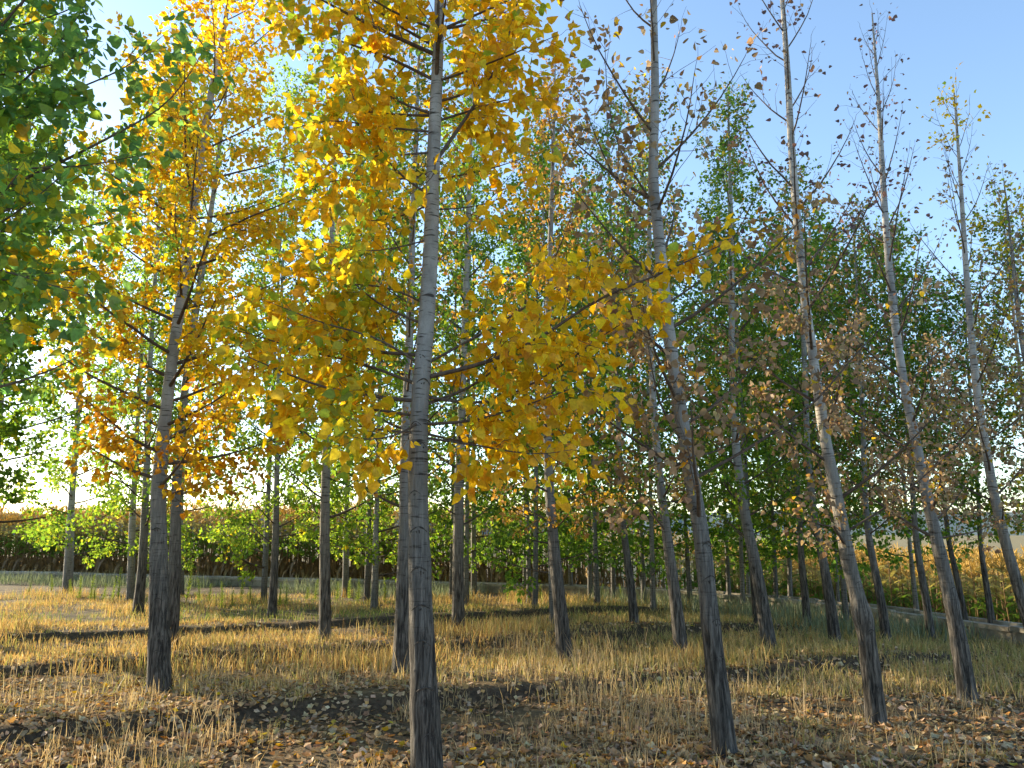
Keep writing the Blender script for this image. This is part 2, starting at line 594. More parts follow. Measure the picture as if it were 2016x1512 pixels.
PAL = {
    'yellow': [(.76, .47, .012, 5), (.79, .54, .02, 4), (.72, .39, .010, 2.8), (.58, .50, .03, 1.2), (.32, .42, .035, .6)],
    'yellowgreen': [(.58, .46, .02, 3), (.40, .42, .03, 3), (.24, .34, .03, 2), (.64, .44, .012, 2)],
    'orange': [(.58, .30, .010, 4), (.60, .36, .012, 4), (.50, .20, .010, 2), (.62, .42, .02, 2), (.30, .14, .02, .6)],
    'green': [(.105, .205, .020, 4), (.15, .26, .024, 4), (.20, .31, .026, 2.5), (.075, .155, .02, 1.5), (.34, .38, .03, .7)],
    'lightgreen': [(.20, .31, .025, 4), (.27, .37, .03, 3), (.13, .23, .022, 3), (.38, .42, .03, 1.4)],
    'bluegreen': [(.14, .29, .075, 4), (.20, .35, .07, 4), (.26, .39, .05, 3), (.11, .24, .07, 2), (.26, .28, .03, .6), (.50, .34, .02, .45)],
    'mixed': [(.075, .165, .022, 4), (.12, .20, .025, 2), (.40, .32, .03, 1.6), (.30, .20, .08, 1.2), (.5, .34, .02, .8)],
    'brown': [(.30, .21, .12, 4), (.39, .29, .18, 4), (.22, .14, .075, 3), (.36, .20, .07, 1.5), (.55, .32, .02, .5), (.6, .42, .02, .35)],
    'rust': [(.38, .20, .05, 3), (.46, .25, .03, 3), (.50, .32, .03, 3), (.30, .17, .07, 2), (.30, .28, .04, 1.4), (.14, .20, .03, 1)],
    'dark': [(.15, .085, .085, 3), (.11, .07, .075, 3), (.20, .11, .08, 2), (.26, .16, .08, 1)],
    'litter': [(.47, .34, .20, 5), (.57, .45, .29, 3.2), (.38, .25, .13, 5), (.26, .16, .085, 3.5), (.52, .31, .11, 2.4), (.40, .20, .06, .5), (.58, .43, .06, .10)],
}


def pick(pal, n, rng, jit=0.14):
    p = np.array(PAL[pal])
    i = rng.choice(len(p), n, p=p[:, 3] / p[:, 3].sum())
    c = p[i, :3] * (1 + jit * rng.standard_normal((n, 1))).clip(.6, 1.4)
    return (c * (1 + 0.06 * rng.standard_normal((n, 3)))).clip(.004, .8)


LEAF_VARIANTS = {}


def leaf_variants(pal):
    if pal not in LEAF_VARIANTS:
        rng = np.random.default_rng(abs(hash(pal)) % 999 if False else sum(map(ord, pal)))
        out = []
        cols = pick(pal, 14, rng)
        for k in range(14):
            V = LEAF_NEAR_V.copy()
            V[5:, 0] *= rng.uniform(.82, 1.08)
            V[:, 2] *= rng.uniform(-.6, 1.8)
            V[4, 0] += rng.uniform(-.08, .08)
            V[4, 2] += rng.uniform(-.18, .1)
            me = mk_mesh('leaf', V, LEAF_NEAR_Q, LEAF_NEAR_T, np.tile(cols[k], (len(V), 1)))
            me.materials.append(M_LEAF)
            out.append(me)
        LEAF_VARIANTS[pal] = out
    return LEAF_VARIANTS[pal]


# ------------------------------------------------------------------ trees
def smooth_path(P, step):
    P = np.asarray(P, float)
    seg = np.linalg.norm(np.diff(P, axis=0), axis=1)
    cum = np.r_[0, np.cumsum(seg)]
    n = max(8, int(cum[-1] / step))
    s = np.linspace(0, cum[-1], n * 4)
    Q = np.stack([np.interp(s, cum, P[:, k]) for k in range(3)], -1)
    w_ = max(3, int(0.7 / (cum[-1] / (n * 4))) | 1)
    k = np.hanning(w_ + 2)[1:-1]
    k /= k.sum()
    h = w_ // 2
    pad0 = 2 * Q[0] - Q[1:h + 1][::-1]
    pad1 = 2 * Q[-1] - Q[-h - 1:-1][::-1]
    Qp = np.vstack([pad0, Q, pad1])
    Q = np.stack([np.convolve(Qp[:, j], k, 'valid') for j in range(3)], -1)
    return Q[::4]


def trunk_geo(path, r0, height, sides, rng, knots, swell=()):
    n = len(path)
    seg = np.r_[0, np.cumsum(np.linalg.norm(np.diff(path, axis=0), axis=1))]
    t = seg / seg[-1]
    r = r0 * np.interp(t, [0, .1, .2, .32, .55, .75, .9, 1], [1, .80, .66, .55, .42, .30, .17, .05]) + .003
    r = r * (1 + 0.10 * np.exp(-seg / 0.16) + .22 * np.exp(-seg / .05))
    for kz in knots:
        r = r * (1 + 0.07 * np.exp(-((path[:, 2] - path[0, 2] - kz) / 0.07) ** 2))
    for kz, amp, wd in swell:
        r = r * (1 + amp * np.exp(-((path[:, 2] - path[0, 2] - kz) / wd) ** 2))
    th = np.arange(sides) / sides * 2 * math.pi
    V = np.zeros((n, sides, 3))
    wob = 1 + 0.035 * np.sin(th[None, :] * 2 + seg[:, None] * 1.3 + rng.uniform(0, 6)) + 0.02 * np.sin(th[None, :] * 5 + seg[:, None] * 4)
    wob = wob + 0.02 * (rng.random((n, sides)) - .5)
    V[:, :, 0] = path[:, None, 0] + np.cos(th)[None, :] * r[:, None] * wob
    V[:, :, 1] = path[:, None, 1] + np.sin(th)[None, :] * r[:, None] * wob
    V[:, :, 2] = path[:, None, 2]
    i = np.arange(n - 1)[:, None] * sides
    j = np.arange(sides)[None, :]
    k = (j + 1) % sides
    Q = np.stack([i + j, i + k, i + sides + k, i + sides + j], -1).reshape(-1, 4)
    return V.reshape(-1, 3), Q, r, seg


def pt_on(path, z):
    """point on the stem at height z"""
    zz = path[:, 2]
    return np.array([np.interp(z, zz, path[:, 0]), np.interp(z, zz, path[:, 1]), z])


def grow_branch(p0, az, el, L, rng, curve=0.35, npt=7):
    """polyline that leaves the stem at elevation el and bends upward"""
    s = np.linspace(0, 1, npt)
    e = el + curve * s + rng.normal(0, .03, npt)
    a = az + np.cumsum(rng.normal(0, .07, npt))
    d = np.stack([np.cos(e) * np.sin(a), np.cos(e) * np.cos(a), np.sin(e)], -1)
    return p0 + np.vstack([np.zeros(3), np.cumsum(d[:-1] * (L / (npt - 1)), axis=0)])


def sub_branches(pts, r_base, L, rng, mb, leaves, sp, near, leafp=1.0, start=0.2):
    """side shoots along a branch; leaf seats are appended to leaves as (pos, dir)"""
    n = max(3, int(L / sp['sub_gap']))
    cum = np.r_[0, np.cumsum(np.linalg.norm(np.diff(pts, axis=0), axis=1))]
    tot = cum[-1]
    k = np.arange(n + 1)
    f = np.clip(start + (1 - start) * (k + rng.uniform(-.3, .3, n + 1)) / n, start, .995)

    def along(s_):
        return np.stack([np.interp(s_, cum, pts[:, j]) for j in range(3)], -1)
    s = f * tot
    p = along(s)
    q = along(np.minimum(s + .05, tot)) - along(s - .05)
    q /= np.linalg.norm(q, axis=1)[:, None] + 1e-9
    rv = rng.normal(0, 1, (n + 1, 3))
    rv -= q * (rv * q).sum(1)[:, None]
    rv /= np.linalg.norm(rv, axis=1)[:, None] + 1e-9
    dirn = q * 0.7 + rv * 0.85 + np.array([0, 0, sp.get('sub_up', .1)])
    dirn[-1] = q[-1]
    dirn /= np.linalg.norm(dirn, axis=1)[:, None]
    l = sp['sub_len'] * rng.uniform(.5, 1.3, n + 1) * (0.5 + 0.65 * (1 - f)) * min(1, .35 + L)
    m = 4
    ss = np.linspace(0, 1, m)
    SP = p[:, None, :] + dirn[:, None, :] * (ss[None, :] * l[:, None])[:, :, None] + rng.normal(0, .014, (n + 1, m, 3)) * ss[None, :, None]
    SP[:, :, 2] += sp.get('sub_curve', .08) * l[:, None] * ss[None, :] ** 2
    rr = np.maximum(0.0022 if near else 0.003, r_base * (1 - f) * 0.35)
    rad = rr[:, None] * np.linspace(1, .45, m)[None, :]
    sides = 4 if near else 3
    ref = np.where(np.abs(dirn[:, :1]) < .8, np.array([[1.0, 0, 0]]), np.array([[0, 1.0, 0]]))
    a_ = np.cross(dirn, ref)
    a_ /= np.linalg.norm(a_, axis=1)[:, None]
    b_ = np.cross(dirn, a_)
    th = np.arange(sides) / sides * 2 * math.pi
    ring = np.cos(th)[None, :, None] * a_[:, None, :] + np.sin(th)[None, :, None] * b_[:, None, :]
    V = SP[:, :, None, :] + rad[:, :, None, None] * ring[:, None, :, :]
    i = np.arange(m - 1)[:, None] * sides
    j = np.arange(sides)[None, :]
    kk = (j + 1) % sides
    Q = np.stack([i + j, i + kk, i + sides + kk, i + sides + j], -1).reshape(-1, 4)
    Q = (Q[None] + (np.arange(n + 1) * m * sides)[:, None, None]).reshape(-1, 4)
    mb.add(V.reshape(-1, 3), Q)
    nl = rng.poisson(np.maximum(0.01, l / sp['leaf_gap'] * leafp))
    tot_l = int(nl.sum())
    if tot_l:
        w_ = np.repeat(np.arange(n + 1), nl)
        g = np.sqrt(rng.uniform(0.02, 1, tot_l)) * (m - 1)
        i0 = np.minimum(g.astype(int), m - 2)
        fr = (g - i0)[:, None]
        lp = SP[w_, i0] * (1 - fr) + SP[w_, i0 + 1] * fr
        ld = dirn[w_] * .5 + rng.normal(0, .62, (tot_l, 3)) + np.array([0, 0, -.45])
        ldn = ld / np.linalg.norm(ld, axis=1)[:, None]
        lp = lp + ldn * (rng.random(tot_l) * sp.get('spread', .02))[:, None]
        leaves.append((lp, ld))


def trunk_r(path, r, z):
    return float(np.interp(z, path[:, 2], r))


def make_tree(spec):
    rng = np.random.default_rng(spec['seed'])
    near = spec.get('near', False)
    bx, by = spec['pos']
    bz = H1(bx, by) - 0.04
    base = np.array([bx, by, bz])
    root = link(spec.get('name', 'poplar_tree'), None, loc=base)
    tag(root, spec['label'], 'tree', spec.get('group'))
    path = smooth_path(np.asarray(spec['path']) - base, 0.07 if near else 0.16)
    path[:, 2] = np.maximum.accumulate(path[:, 2] + np.arange(len(path)) * 1e-5)
    top = path[-1, 2]
    sp = dict(sub_gap=.11, sub_len=.44, nleaf=6400, spread=.10, leaf_gap=.03, z0=1.7, R=1.05, nbr=30, size=.075, pal='green', el0=.45, el1=1.0)
    sp.update(spec.get('crown', {}))
    sp['leaf_gap'] *= sp.get('dens', .17 if not near else .20)
    # branch heights
    zs = sorted(sp['z0'] + (top - .25 - sp['z0']) * ((k + rng.uniform(-.4, .4)) / sp['nbr']) for k in range(sp['nbr']))
    if sp.get('whorls'):
        zs = [z + (min(sp['whorls'], key=lambda q: abs(q - z)) - z) * .75 for z in zs]
    V, Q, r, seg = trunk_geo(path, spec['r0'], top, 22 if near else 12, rng, [0.55, 1.0, 1.45, 2.1, 2.7] if near else [], spec.get('swell', []))
    link('trunk', mk_mesh('trunk', V, Q), M_BARK_SUNLIT if spec['seed'] >= 300 else M_BARK, root)
    limbs = MB()
    leaves = []
    az = rng.uniform(0, 6.28)

    def add_branch(pts, rb, L, t, leafp):
        mb = MB() if near else limbs
        n_ = len(pts)
        mb.tube(pts, rb * np.linspace(1, .22, n_) ** 1.0, 7 if near else 4)
        sub_branches(pts, rb, L, rng, mb, leaves, sp, near, leafp)
        if near:
            link('branch', mb.mesh('branch'), M_TWIG, root)
    for z in zs:
        t = max(0, (z - sp['z0']) / (top - sp['z0']))
        az += 2.4 + rng.uniform(-.5, .5)
        prof_ = (0.72 + 0.28 * min(1, t / .18)) * (1 - max(0, t - .45) / .55 * .62)
        L = sp['R'] * prof_ * rng.uniform(.75, 1.2)
        if sp.get('skip') and sp['skip'](z, az, rng):
            continue
        el = sp['el0'] + (sp['el1'] - sp['el0']) * t + rng.normal(0, .08)
        p0 = pt_on(path, z)
        lp = sp['leafp'](t) if 'leafp' in sp else 1.0
        add_branch(grow_branch(p0, az, el, L, rng, sp.get('curve', .3)), max(.006, min(.021, trunk_r(path, r, z) * .30)) * (.7 + .3 * L), L, t, lp)
    # leader
    lead = path[path[:, 2] > top - 1.0]
    if len(lead) > 3:
        sub_branches(lead, .01, .9, rng, limbs, leaves, sp, near, sp['leafp'](1.0) if 'leafp' in sp else 1.0, 0.05)
    # branches read from the photograph
    for (pxs, dep0, dep1, rb, lp) in spec.get('branches', []):
        k = len(pxs)
        pts = np.array([at(px, py, by + dep0 + (dep1 - dep0) * i / (k - 1)) for i, (px, py) in enumerate(pxs)]) - base
        stem = pt_on(path, pts[0][2])
        pts[0] = stem
        pts = smooth_path(pts, .12)
        L = np.linalg.norm(np.diff(pts, axis=0), axis=1).sum()
        add_branch(pts, rb, L, .2, lp)
    if limbs.n:
        link('branches', limbs.mesh('branches'), M_TWIG, root)
    if not leaves:
        return root
    P = np.vstack([a for a, b in leaves])
    D = np.vstack([b for a, b in leaves])
    if len(P) > sp['nleaf']:
        kk = rng.permutation(len(P))[:sp['nleaf']]
        P, D = P[kk], D[kk]
    else:
        D = D[:len(P)]
    n_ = len(P)
    R, D, U = frames(D, rng.uniform(-math.pi, math.pi, n_) * .55)
    size = sp['size'] * rng.uniform(.5, 1.3, n_)
    tt = np.clip((P[:, 2] - sp['z0']) / (top - sp['z0']), 0, 1)
    # colour: patches of a second palette
    col = pick(sp['pal'], n_, rng)
    if 'pal2' in sp:
        c2 = pick(sp['pal2'], n_, rng)
        prob = sp['mix2'](P + base, tt)
        patch = fnoise(P[:, 0] * 1.9 + spec['seed'], P[:, 2] * 1.9 + P[:, 1] * 1.3, spec['seed'] % 17)
        m = (patch * .7 + rng.random(n_) * .3) < prob
        col[m] = c2[m]
    keep = np.ones(n_, bool)
    if near:
        px, py, dd = project(P + base)
        inside = (px > 5) & (px < 2011) & (py > 5) & (py < 1500) & (dd > 0.5)
        score = np.where(inside, size / dd, -1)
        order = np.argsort(-score)
        nsel = int(min(300, inside.sum()))
        var = leaf_variants(sp['pal'])
        var2 = leaf_variants(sp['pal2']) if 'pal2' in sp else var
        for k in order[:nsel]:
            vs = var2 if ('pal2' in sp and m[k]) else var
            o = link('leaf', vs[int(rng.integers(len(vs)))], None, root)
            s = size[k]
            o.matrix_local = Matrix(((R[k, 0] * s, D[k, 0] * s, U[k, 0] * s, P[k, 0]), (R[k, 1] * s, D[k, 1] * s, U[k, 1] * s, P[k, 1]),
                                     (R[k, 2] * s, D[k, 2] * s, U[k, 2] * s, P[k, 2]), (0, 0, 0, 1)))
        keep[order[:nsel]] = False
    k = keep
    if k.any():
        tv = (LEAF_NEAR_V, LEAF_NEAR_Q, LEAF_NEAR_T) if near else (LEAF_MINI_V, None, LEAF_MINI_T) if sp.get('mini') else (LEAF_FAR_V, None, LEAF_FAR_T)
        V, Q, T, C = leaf_batch(*tv, P[k], R[k], D[k], U[k], size[k], col[k])
        tag(link('crown', mk_mesh('crown', V, Q, T, C), M_LEAF, root), kind='stuff')
    # branch scars on the near stems: arched ridges under old branch seats
    for (z, a, s) in spec.get('scars', []):
        c = pt_on(path, z)
        rr = trunk_r(path, r, z)
        mb = MB()
        th = np.linspace(-1, 1, 11)
        arc = a + th * s * rng.uniform(.75, 1.0) / rr * .8
        zz = z + s * rng.uniform(.35, .55) * (1 - np.abs(th) ** 1.5) - s * .12
        rad = np.array([trunk_r(path, r, q) for q in zz]) * 1.012
        cc = np.array([pt_on(path, q) for q in zz])
        pts = np.stack([cc[:, 0] + np.sin(arc) * rad, cc[:, 1] - np.cos(arc) * rad, zz], -1)
        jag = 1 + .35 * rng.normal(0, 1, 11)
        mb.tube(pts, np.clip(.0052 * (1.1 - np.abs(th) ** 2 * .9) * s / .08 * jag, .0012, .012), 5)
        # rough bark plates under the arch
        for q in range(2):
            tq = rng.uniform(-.45, .45)
            aq = a + tq * s / rr * .62
            z1 = z + s * (.16 - .3 * abs(tq)) - s * .1
            zq = np.array([z1, z1 - s * rng.uniform(.10, .28)])
            rq = np.array([trunk_r(path, r, k_) for k_ in zq])
            cq = np.array([pt_on(path, k_) for k_ in zq])
            mb.tube(np.stack([cq[:, 0] + math.sin(aq) * rq, cq[:, 1] - math.cos(aq) * rq, zq], -1), np.array([.006, .003]) * s / .08, 5)
        link('branch_scar', mb.mesh('branch_scar'), M_SCAR, root)
    return root


def px_path(pts, height, Y=None):
    """stem path: photo line of sight points on the plane at the depth of the base, carried on up to the tree height"""
    b = ground_pt(*pts[0])
    Y = b[1] if Y is None else Y
    P = [np.array([at(pts[0][0], pts[0][1], Y)[0], Y, -0.05])]
    for p in pts[1:]:
        q = at(p[0], p[1], Y)
        if q[2] > P[-1][2] + .1 and q[2] < height - .3:
            P.append(q)
    d = (P[-1] - P[-2])
    d = d / d[2] * 0.55
    top = P[-1].copy()
    rest = height - top[2]
    P.append(top + np.array([d[0] * rest, 0.0, rest]))
    return (P[0][0], Y), P


TREES = []


def tree(pts, width, height, label, crown, seed, near=False, group=None, Y=None, **kw):
    pos, path = px_path(pts, height, Y)
    d = pos[1]
    TREES.append(dict(pos=pos, path=path, r0=width * d / F_PX / 2, label=label, crown=crown, seed=seed, near=near, group=group, **kw))


# ---- the near yellow tree
A_BR = [
    ([(850, 745), (960, 715), (1060, 670), (1170, 590), (1300, 540), (1445, 470)], 0, -.30, .017, 1.25),
    ([(840, 800), (940, 760), (1000, 700), (1090, 640)], 0, .55, .013, 1.2),
    ([(840, 835), (930, 832), (1060, 790), (1190, 740)], 0, -.25, .012, 1.2),
    ([(830, 790), (720, 780), (620, 760), (540, 725), (460, 690)], 0, -.35, .015, 1.3),
    ([(835, 700), (700, 690), (615, 610), (560, 520)], 0, .45, .014, 1.2),
    ([(830, 852), (760, 850), (660, 830), (600, 800)], 0, -.4, .010, 1.1),
    ([(832, 850), (900, 870), (1010, 880), (1110, 850)], 0, .3, .011, 1.2),
    ([(832, 830), (800, 850), (740, 870), (690, 860)], 0, -.7, .010, 1.1),
    ([(838, 640), (740, 600), (660, 520), (600, 470)], 0, .1, .010, 1.1),
    ([(872, 325), (960, 170), (1000, 80), (1030, -40)], 0, .25, .016, 1.2),
    ([(845, 110), (750, 60), (640, 5), (520, -70)], 0, -.2, .018, 1.1),
    ([(845, 160), (760, 110), (650, 75), (540, 20)], 0, .35, .014, 1.1),
    ([(862, 150), (862, 60), (864, -60), (870, -200)], -.08, -.45, .017, .7),
    ([(845, 388), (770, 335), (700, 210), (670, 120)], 0, -.2, .010, 1.2),
    ([(850, 228), (770, 226), (690, 215), (600, 200)], 0, .4, .012, 1.2),
    ([(845, 300), (790, 305), (700, 310), (620, 290)], 0, -.3, .010, 1.2),
    ([(862, 240), (920, 220), (1010, 190), (1100, 195)], 0, .35, .011, 1.3),
    ([(862, 160), (910, 145), (1000, 110), (1120, 60)], 0, -.3, .011, 1.3),
    ([(858, 355), (910, 345), (980, 330), (1060, 300)], 0, -.25, .009, 1.2),
    ([(850, 412), (910, 413), (970, 400), (1010, 380)], 0, .1, .007, 1.1),
    ([(848, 400), (790, 430), (700, 440), (640, 400)], 0, .3, .008, 1.1),
    ([(845, 470), (780, 490), (700, 500), (640, 480)], 0, -.3, .007, 1.0),
    ([(848, 300), (860, 330), (850, 360), (820, 370)], -.05, -.5, .007, .9),
    ([(832, 760), (730, 720), (600, 690), (500, 660), (430, 640)], 0, .35, .013, 1.3),
    ([(836, 720), (740, 660), (640, 640), (520, 590)], 0, -.2, .011, 1.2),
    ([(840, 600), (760, 560), (680, 560), (580, 560)], 0, .3, .009, 1.2),
    ([(830, 820), (700, 800), (580, 810), (500, 770)], 0, .25, .011, 1.2),
    ([(845, 780), (960, 800), (1080, 740), (1200, 650), (1290, 600)], 0, .2, .012, 1.3),
    ([(845, 860), (960, 880), (1060, 900), (1150, 880)], 0, -.3, .010, 1.1),
    ([(850, 720), (980, 640), (1100, 560), (1220, 510)], 0, .5, .011, 1.2),
    ([(850, 260), (740, 250), (640, 230), (560, 260)], 0, -.2, .010, 1.2),
    ([(850, 340), (760, 360), (660, 350), (580, 380)], 0, .3, .009, 1.2),
    ([(870, 60), (960, 20), (1080, -40), (1150, -90)], 0, .2, .012, 1.2),
    ([(850, 60), (760, 20), (680, -40), (600, -90)], 0, -.3, .012, 1.1),
]
tree([(842, 1560), (838, 1450), (832, 1300), (826, 1100), (822, 950), (826, 800), (838, 650), (848, 500), (852, 350), (858, 200), (864, 60), (866, -60)],
     60, 8.2, 'tall yellow-leaved poplar with a thick scarred trunk and long low branches on both sides',
     dict(pal='yellow', pal2='yellowgreen', mix2=lambda P, t: np.where(P[:, 0] < -1.0, .46, .26), z0=4.6, R=1.15, nbr=16, size=.075, sub_gap=.10, sub_len=.38, spread=.09, nleaf=9600,
          leaf_gap=.036, el0=.55, sub_up=-.05, sub_curve=-.05), 101, near=True, branches=A_BR,
     scars=[(.62, .25, .085), (.90, .1, .085), (1.12, .15, .10), (1.36, .05, .10), (1.62, .1, .085), (1.86, -.2, .06), (.35, .4, .06), (2.18, .5, .06), (2.33, -.3, .06), (2.62, .35, .07), (2.8, -.2, .05)])
# ---- the rest of the front row, to the right
tree([(1432, 1505), (1412, 1350), (1396, 1200), (1383, 1060), (1357, 920), (1333, 770), (1312, 620), (1298, 480), (1285, 350), (1290, 200), (1288, 60), (1286, -60)],
     45, 8.3, 'curving pale poplar with sparse brown leaves, next in row after the scarred yellow tree',
     dict(pal='brown', pal2='orange', mix2=lambda P, t: .30 + 0 * t, z0=1.75, R=1.25, nbr=22, size=.058, leaf_gap=.10, el0=.5, el1=1.05, curve=.4, sub_gap=.15,
          leafp=lambda t: 1.2 if t < .3 else .34), 102, near=True,
     branches=[([(1368, 945), (1480, 880), (1600, 800), (1690, 690), (1790, 590)], 0, -.2, .014, .8), ([(1368, 900), (1420, 890), (1500, 830)], 0, .3, .009, .8),
               ([(1350, 880), (1300, 810), (1285, 740), (1270, 640)], 0, -.3, .011, .8), ([(1366, 990), (1290, 985), (1180, 1000)], 0, .2, .008, .9),
               ([(1310, 600), (1400, 540), (1450, 440)], 0, .2, .010, .8), ([(1290, 430), (1230, 390), (1180, 290), (1140, 180)], 0, .1, .012, .8),
               ([(1290, 410), (1220, 300), (1195, 200), (1190, 60)], 0, .4, .010, .8)],
     scars=[(.7, .3, .08), (.95, .5, .08), (1.25, .35, .09), (1.5, .5, .09), (1.75, -.4, .07), (2.2, .3, .06)])
tree([(1727, 1430), (1716, 1330), (1706, 1250), (1697, 1205), (1675, 1130), (1664, 1070), (1650, 990), (1625, 870), (1603, 720), (1583, 580), (1570, 440), (1558, 290), (1550, 130), (1540, 0)],
     35, 8.6, 'slender leaning poplar with a swollen bend low on its stem and a nearly bare top',
     dict(pal='brown', pal2='dark', mix2=lambda P, t: sstep(.28, .5, t) * 1.1, z0=1.55, R=1.2, nbr=32, size=.044, leaf_gap=.085, el0=.5, el1=1.2, curve=.35, sub_gap=.13, sub_len=.28,
          leafp=lambda t: 2.2 if t < .28 else (.4 if t < .5 else .22)), 103, near=True,
     branches=[([(1660, 1050), (1760, 990), (1850, 910), (1930, 840)], 0, -.3, .012, 1.2), ([(1650, 1040), (1590, 1030), (1520, 1000)], 0, .2, .009, 1.2)],
     scars=[(.35, .5, .06), (.8, .3, .07), (1.2, .4, .06)], swell=[(.92, .24, .10)])
tree([(1907, 1380), (1893, 1290), (1872, 1180), (1848, 1080), (1825, 980), (1803, 870), (1780, 760), (1762, 640), (1748, 500), (1738, 350), (1730, 200), (1716, 40)],
     32, 7.6, 'straight leaning poplar with greyish dry leaves low down and a bare twiggy top',
     dict(pal='brown', pal2='dark', mix2=lambda P, t: sstep(.28, .5, t) * 1.1, z0=1.55, R=1.2, nbr=33, size=.040, leaf_gap=.085, el0=.5, el1=1.22, curve=.35, sub_gap=.13, sub_len=.28,
          leafp=lambda t: 2.3 if t < .26 else (.35 if t < .5 else .22)), 104, near=True,
     branches=[([(1838, 1060), (1920, 1050), (2010, 1010)], 0, -.2, .010, 1.2), ([(1820, 970), (1760, 930), (1690, 900)], 0, .2, .009, 1.2)],
     scars=[(.6, .4, .06), (1.1, .4, .06)])
tree([(2062, 1345), (2040, 1270), (2012, 1180), (1985, 1090), (1958, 980), (1938, 870), (1922, 760), (1910, 640), (1900, 500), (1890, 340), (1880, 200), (1872, 60)],
     28, 7.3, 'thin bare poplar topped by a tuft of yellow leaves, beside the straight leaning one',
     dict(pal='brown', pal2='yellow', mix2=lambda P, t: np.where(t > .86, .9, .08), z0=1.7, R=1.1, nbr=26, size=.055, leaf_gap=.085, el0=.5, el1=1.25, curve=.3, sub_gap=.14, sub_len=.26,
          leafp=lambda t: 1.3 if t < .3 else (.22 if t < .93 else 1.3)), 105)
tree([(2190, 1310), (2130, 1120), (2080, 950), (2035, 790), (2008, 650), (1993, 500), (1982, 350)],
     25, 6.6, 'thin twiggy poplar with scattered yellow leaves, past the one with the yellow tuft',
     dict(pal='yellowgreen', pal2='brown', mix2=lambda P, t: .5 + 0 * t, z0=1.7, R=1.15, nbr=26, size=.06, leaf_gap=.085, el0=.5, el1=1.2, sub_gap=.14,
          leafp=lambda t: 1.1 if t < .4 else .5), 106)
# ---- near tree at the left whose branches reach into the view
tree([(-215, 1640), (-210, 1200), (-200, 800), (-190, 400), (-180, 0)], 60, 8.0,
     'close green-leaved poplar whose big-leaved boughs hang before the golden orange poplar',
     dict(pal='bluegreen', pal2='yellowgreen', mix2=lambda P, t: .36 + 0 * t, z0=2.1, R=1.35, nbr=24, size=.072, sub_gap=.12, sub_len=.42, spread=.08, nleaf=6200, leaf_gap=.034, el0=.4, el1=.95), 107, near=True,
     branches=[([(-190, 440), (0, 375), (150, 305), (330, 210), (390, 120)], 0, .25, .015, .9), ([(-190, 480), (30, 450), (125, 465), (250, 420)], 0, .4, .010, 1.1),
               ([(-185, 330), (-20, 220), (100, 110), (170, 10)], 0, .1, .014, 1.1), ([(-200, 620), (-60, 560), (80, 540), (220, 520)], 0, .5, .012, 1.2),
               ([(-200, 560), (-60, 480), (60, 400), (140, 330)], 0, -.2, .012, 1.1), ([(-200, 680), (-90, 650), (10, 640), (70, 600)], 0, .1, .010, .9),
               ([(-185, 250), (-40, 120), (40, 20), (90, -80)], 0, .3, .012, 1.2), ([(-195, 520), (-40, 520), (100, 560), (190, 590)], 0, -.1, .009, .9),
               ([(-185, 300), (0, 230), (140, 180), (260, 130), (330, 60)], 0, .5, .012, 1.1), ([(-185, 380), (20, 330), (160, 330), (300, 300)], 0, .1, .011, 1.0),
               ([(-180, 120), (0, 60), (120, 30), (210, -20)], 0, .3, .012, 1.2), ([(-180, 180), (-20, 150), (110, 130), (200, 90)], 0, -.2, .010, 1.1)])
# ---- second row
tree([(314, 1372), (314, 1250), (312, 1100), (312, 960), (324, 830), (340, 700), (358, 580), (375, 450), (392, 330), (412, 200), (436, 90), (450, 0)],
     42, 8.8, 'golden orange poplar in full leaf with a dark lower trunk, before a grey-trunked one',
     dict(pal='orange', pal2='yellow', mix2=lambda P, t: .30 + .5 * sstep(.05, .35, t), z0=1.95, R=1.5, nbr=50, size=.062, leaf_gap=.034, el0=.2, el1=.85, sub_gap=.12, nleaf=13500, spread=.12), 108, near=True,
     scars=[(.45, .2, .06), (.95, .3, .06), (1.2, .0, .05), (1.65, .2, .07)])
tree([(788, 1332), (792, 1200), (796, 1050), (797, 900), (803, 750), (808, 600), (812, 450), (818, 300)], 33, 8.6,
     'pale slender poplar just behind the scarred yellow tree, with thin olive and brown leaves',
     dict(pal='mixed', pal2='rust', mix2=lambda P, t: .45 + 0 * t, z0=1.9, R=1.1, nbr=32, size=.062, leaf_gap=.04), 109)
tree([(1114, 1306), (1103, 1200), (1092, 1090), (1082, 980), (1078, 850), (1078, 700), (1082, 520), (1088, 330), (1092, 200)], 30, 8.5,
     'poplar with small rusty golden leaves all the way up, rising out of tall dry grass',
     dict(pal='rust', pal2='yellow', mix2=lambda P, t: .30 + 0 * t, z0=1.6, R=1.05, nbr=36, size=.058, leaf_gap=.036, el0=.35), 110)
tree([(1343, 1296), (1330, 1180), (1315, 1070), (1298, 940), (1286, 800), (1280, 650), (1278, 480), (1280, 300)], 27, 8.4,
     'poplar with mixed green and tan leaves right behind the sparse curving poplar',
     dict(pal='mixed', pal2='brown', mix2=lambda P, t: .42 + 0 * t, z0=1.7, R=1.1, nbr=34, size=.058, leaf_gap=.040), 111)
tree([(1517, 1282), (1503, 1200), (1487, 1110), (1466, 1010), (1450, 900), (1442, 750), (1440, 600), (1440, 450)], 28, 8.8,
     'green and tan poplar behind and between the curving poplar and the swollen-stemmed one',
     dict(pal='green', pal2='mixed', mix2=lambda P, t: .45 + 0 * t, z0=1.6, R=1.1, nbr=36, size=.060, leaf_gap=.032), 112)
tree([(1645, 1272), (1637, 1200), (1622, 1110), (1603, 1020), (1590, 900), (1585, 750), (1580, 600)], 22, 7.6,
     'green and brown poplar directly behind the swollen-stemmed one',
     dict(pal='green', pal2='brown', mix2=lambda P, t: .36 + 0 * t, z0=1.5, R=1.1, nbr=34, size=.058, leaf_gap=.036), 113)
